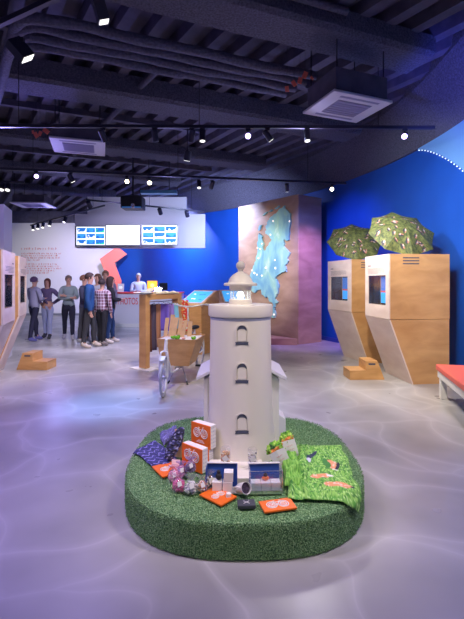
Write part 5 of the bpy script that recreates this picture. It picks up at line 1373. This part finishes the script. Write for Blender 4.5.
person(feet(102, 345.5), 1.62, R(165), 'person in a red and white plaid shirt and black trousers, seen from behind', 'down', (.4, .1, .1), (.012, .012, .016), (.25, .22, .20), (.035, .02, .02), .0, .25, topmat=plaidmat())
person(feet(98, 340.5), 1.76, R(-20), 'person in a white top and pale grey trousers behind the plaid shirt', 'down', (.60, .60, .66), (.38, .37, .40), (.30, .30, .32), (.16, .08, .05), .02, .1)
person(feet(105.5, 337.5), 1.86, R(10), 'tallest person with brown hair standing at the back of the group', 'down', (.24, .20, .30), (.06, .08, .16), (.4, .4, .4), (.20, .11, .06), .0, .1)
person(feet(110.5, 343), 1.68, R(120), 'person with long dark hair in a black top and blue jeans', 'front', (.012, .012, .018), (.02, .055, .16), (.66, .58, .50), (.045, .022, .02), .26, .28, female=True)
person(Vector((-3.45, 15.25, 0)), 1.86, R(8), 'person with short grey hair in a white shirt behind the counter', 'front', (.60, .62, .70), (.05, .05, .08), (.1, .1, .1), (.50, .46, .44), .0, .0)
# ================================================================ CAMERA AND LIGHT
sc = bpy.context.scene
cd = bpy.data.cameras.new('camera'); cam = bpy.data.objects.new('camera', cd); col.objects.link(cam)
cam.location = (0, 0, HC); cam.rotation_euler = (PI / 2, 0, 0); cd.sensor_fit = 'VERTICAL'; cd.sensor_height = 36; cd.lens = F / 619 * 36; cd.shift_y = -(309.5 - HY) / 619
cd.clip_end = 100
sc.camera = cam
def area(p, to, size, power, c, sy=None, spread=180):
    l = bpy.data.lights.new('area', 'AREA'); l.energy = power; l.color = c; l.size = size; l.spread = math.radians(spread)
    if sy: l.shape = 'RECTANGLE'; l.size_y = sy
    o = bpy.data.objects.new('wall_fill', l); col.objects.link(o); o.location = p  # added area light without a fixture, brightens the blue wall
    o.rotation_euler = (Vector(to) - Vector(p)).to_track_quat('-Z', 'Y').to_euler(); o.visible_camera = True; return o
def spot(p, to, power, c, ang=50, blend=.6, r=.05):
    l = bpy.data.lights.new('spot', 'SPOT'); l.energy = power; l.color = c; l.spot_size = math.radians(ang); l.spot_blend = blend; l.shadow_soft_size = r
    o = bpy.data.objects.new('spot_beam', l); col.objects.link(o); o.location = p
    o.rotation_euler = (Vector(to) - Vector(p)).to_track_quat('-Z', 'Y').to_euler(); return o
w = bpy.data.worlds.new('world'); sc.world = w; w.use_nodes = True
w.node_tree.nodes['Background'].inputs['Color'].default_value = (.45, .42, .85, 1); w.node_tree.nodes['Background'].inputs['Strength'].default_value = .20
VI = (.45, .36, 1); WA = (1, .87, .70); NE = (1, .96, .92); BL = (.12, .25, 1)
# rail spots on the lighthouse and platform
spot((-1.6, 2.2, 3.7), (0, 3.1, .5), 120, WA, 42, .8, .06)
spot((1.6, 1.9, 3.7), (.15, 3.1, .5), 150, WA, 42, .8, .06)
spot((.2, .6, 3.7), (.05, 2.9, .2), 110, WA, 46, .8, .10)
spot((.3, 5.9, 3.65), (.1, 3.7, .3), 70, VI, 50, .8, .06)
# right booths and bench
spot((.9, 3.4, 3.7), (2.8, 6.3, 1.1), 400, WA, 56, .7, .06)
spot((.3, 5.0, 3.7), (2.5, 7.9, 1.2), 210, WA, 50, .7, .06)
spot((2.2, 2.6, 3.6), (2.9, 5.0, .3), 180, WA, 55, .8, .06)
# umbrellas and blue wall
spot((.6, 6.0, 3.6), (3.4, 7.6, 2.6), 260, (.7, .8, 1), 80, .8, .08)
spot((.4, 4.2, 3.6), (2.8, 6.8, 2.4), 210, WA, 44, .8, .06)
spot((1.0, 8.9, 3.6), (2.9, 10.0, 2.0), 200, (.15, .22, 1), 90, .9, .08)
spot((1.3, 4.4, 3.6), (3.5, 5.7, 2.6), 260, (.8, .88, 1), 80, .9, .08)
# left booths
spot((-1.2, 4.2, 3.7), (-3.2, 6.2, 1.3), 300, (.88, .78, 1), 60, .8, .06)
spot((-1.6, 5.6, 3.7), (-3.6, 7.6, .8), 200, WA, 55, .8, .06)
spot((-3.4, 6.4, 3.6), (-4.6, 8.2, 2.6), 60, VI, 60, .8, .06)
# group of people and far zone
spot((-2.5, 7.6, 3.7), (-3.6, 10.6, .8), 380, (.80, .74, 1), 62, .8, .06)
spot((-5.9, 14.2, 3.4), (-8.2, 19.2, 2.2), 620, (1, .94, .86), 62, .9, .1)
spot((-4.4, 15.0, 3.5), (-6.4, 19.2, 2.4), 420, VI, 60, .9, .1)
spot((-3.2, 11.0, 3.7), (-3.2, 14.2, 2.8), 120, (.66, .60, 1), 80, .9, .1)
spot((-2.6, 13.6, 2.6), (-2.9, 15.4, 1.2), 22, NE, 90, .9, .1)
area((-2.2, 14.6, 3.6), (-2.6, 17.2, 1.6), 1.2, 300, (.40, .50, 1))
spot((-4.2, 14.8, 3.6), (-5.0, 18.4, 2.4), 420, NE, 40, .8, .1)
area((-.6, 11.6, 3.7), (.2, 14.2, 2.0), 1.0, 130, (.5, .6, 1))
# bike, rack, consoles
spot((-.2, 4.6, 3.7), (-.9, 6.6, .5), 260, WA, 46, .8, .06)
spot((-.9, 6.4, 3.7), (-1.2, 8.2, 1.0), 300, WA, 50, .8, .06)
# map pillar
spot((-1.5, 7.4, 3.6), (.9, 11.2, 2.0), 420, WA, 44, .9, .06)
spot((-.3, 8.2, 3.4), (1.0, 11.0, 1.8), 200, (.75, .88, 1), 45, .8, .06)
spot((2.4, 8.6, 3.6), (2.0, 10.5, 1.2), 330, (.60, .30, 1), 70, .8, .06)
# violet wash over the floor and up on the ceiling
spot((-2.4, 2.2, 3.7), (-2.0, 2.9, 0), 330, VI, 100, 1, .3)
spot((2.3, 1.8, 3.7), (2.0, 2.6, 0), 240, (.62, .52, 1), 100, 1, .3)
spot((-2.0, 5.6, 3.7), (-2.0, 5.2, 0), 260, VI, 100, 1, .2)
spot((1.2, 6.6, 3.7), (1.6, 5.4, 0), 320, (1, .95, .92), 90, 1, .2)
spot((-1.8, 9.2, 3.7), (-2.4, 9.0, 0), 420, (.66, .62, 1), 100, 1, .2)
spot((-1.2, 6.6, 3.6), (-1.5, 5.3, 0), 620, (.25, .48, 1), 26, .9, .1)  # added blue spot, stands in for the blue wall's reflection on the floor
spot((-4.2, 7.6, 3.2), (-2.9, 5.2, 4.9), 130, (.30, .26, 1), 120, 1, .2)
spot((-1.5, 9.5, 3.2), (0.5, 7.6, 4.9), 42, (.40, .38, 1), 130, 1, .2)
spot((1.2, 7.2, 3.2), (-.5, 4.6, 4.9), 42, (.5, .48, 1), 120, 1, .2)
spot((-6, 14, 3.0), (-4, 11, 4.9), 120, (.40, .36, 1), 130, 1, .2)
spot((2.3, 4.2, 2.2), (3.3, 6.0, 4.5), 420, (.06, .10, 1), 44, .9, .1)
# the lantern's own light
l = bpy.data.lights.new('lantern', 'POINT'); l.energy = 2.2; l.color = (.95, .97, 1); l.shadow_soft_size = .02; o = bpy.data.objects.new('lantern_light', l); col.objects.link(o); o.location = LC + Vector((0, 0, 1.225))
vs_ = sc.view_settings; vs_.view_transform = 'Standard'; vs_.look = 'None'; vs_.gamma = 1; vs_.use_curve_mapping = False; vs_.exposure = 0.35
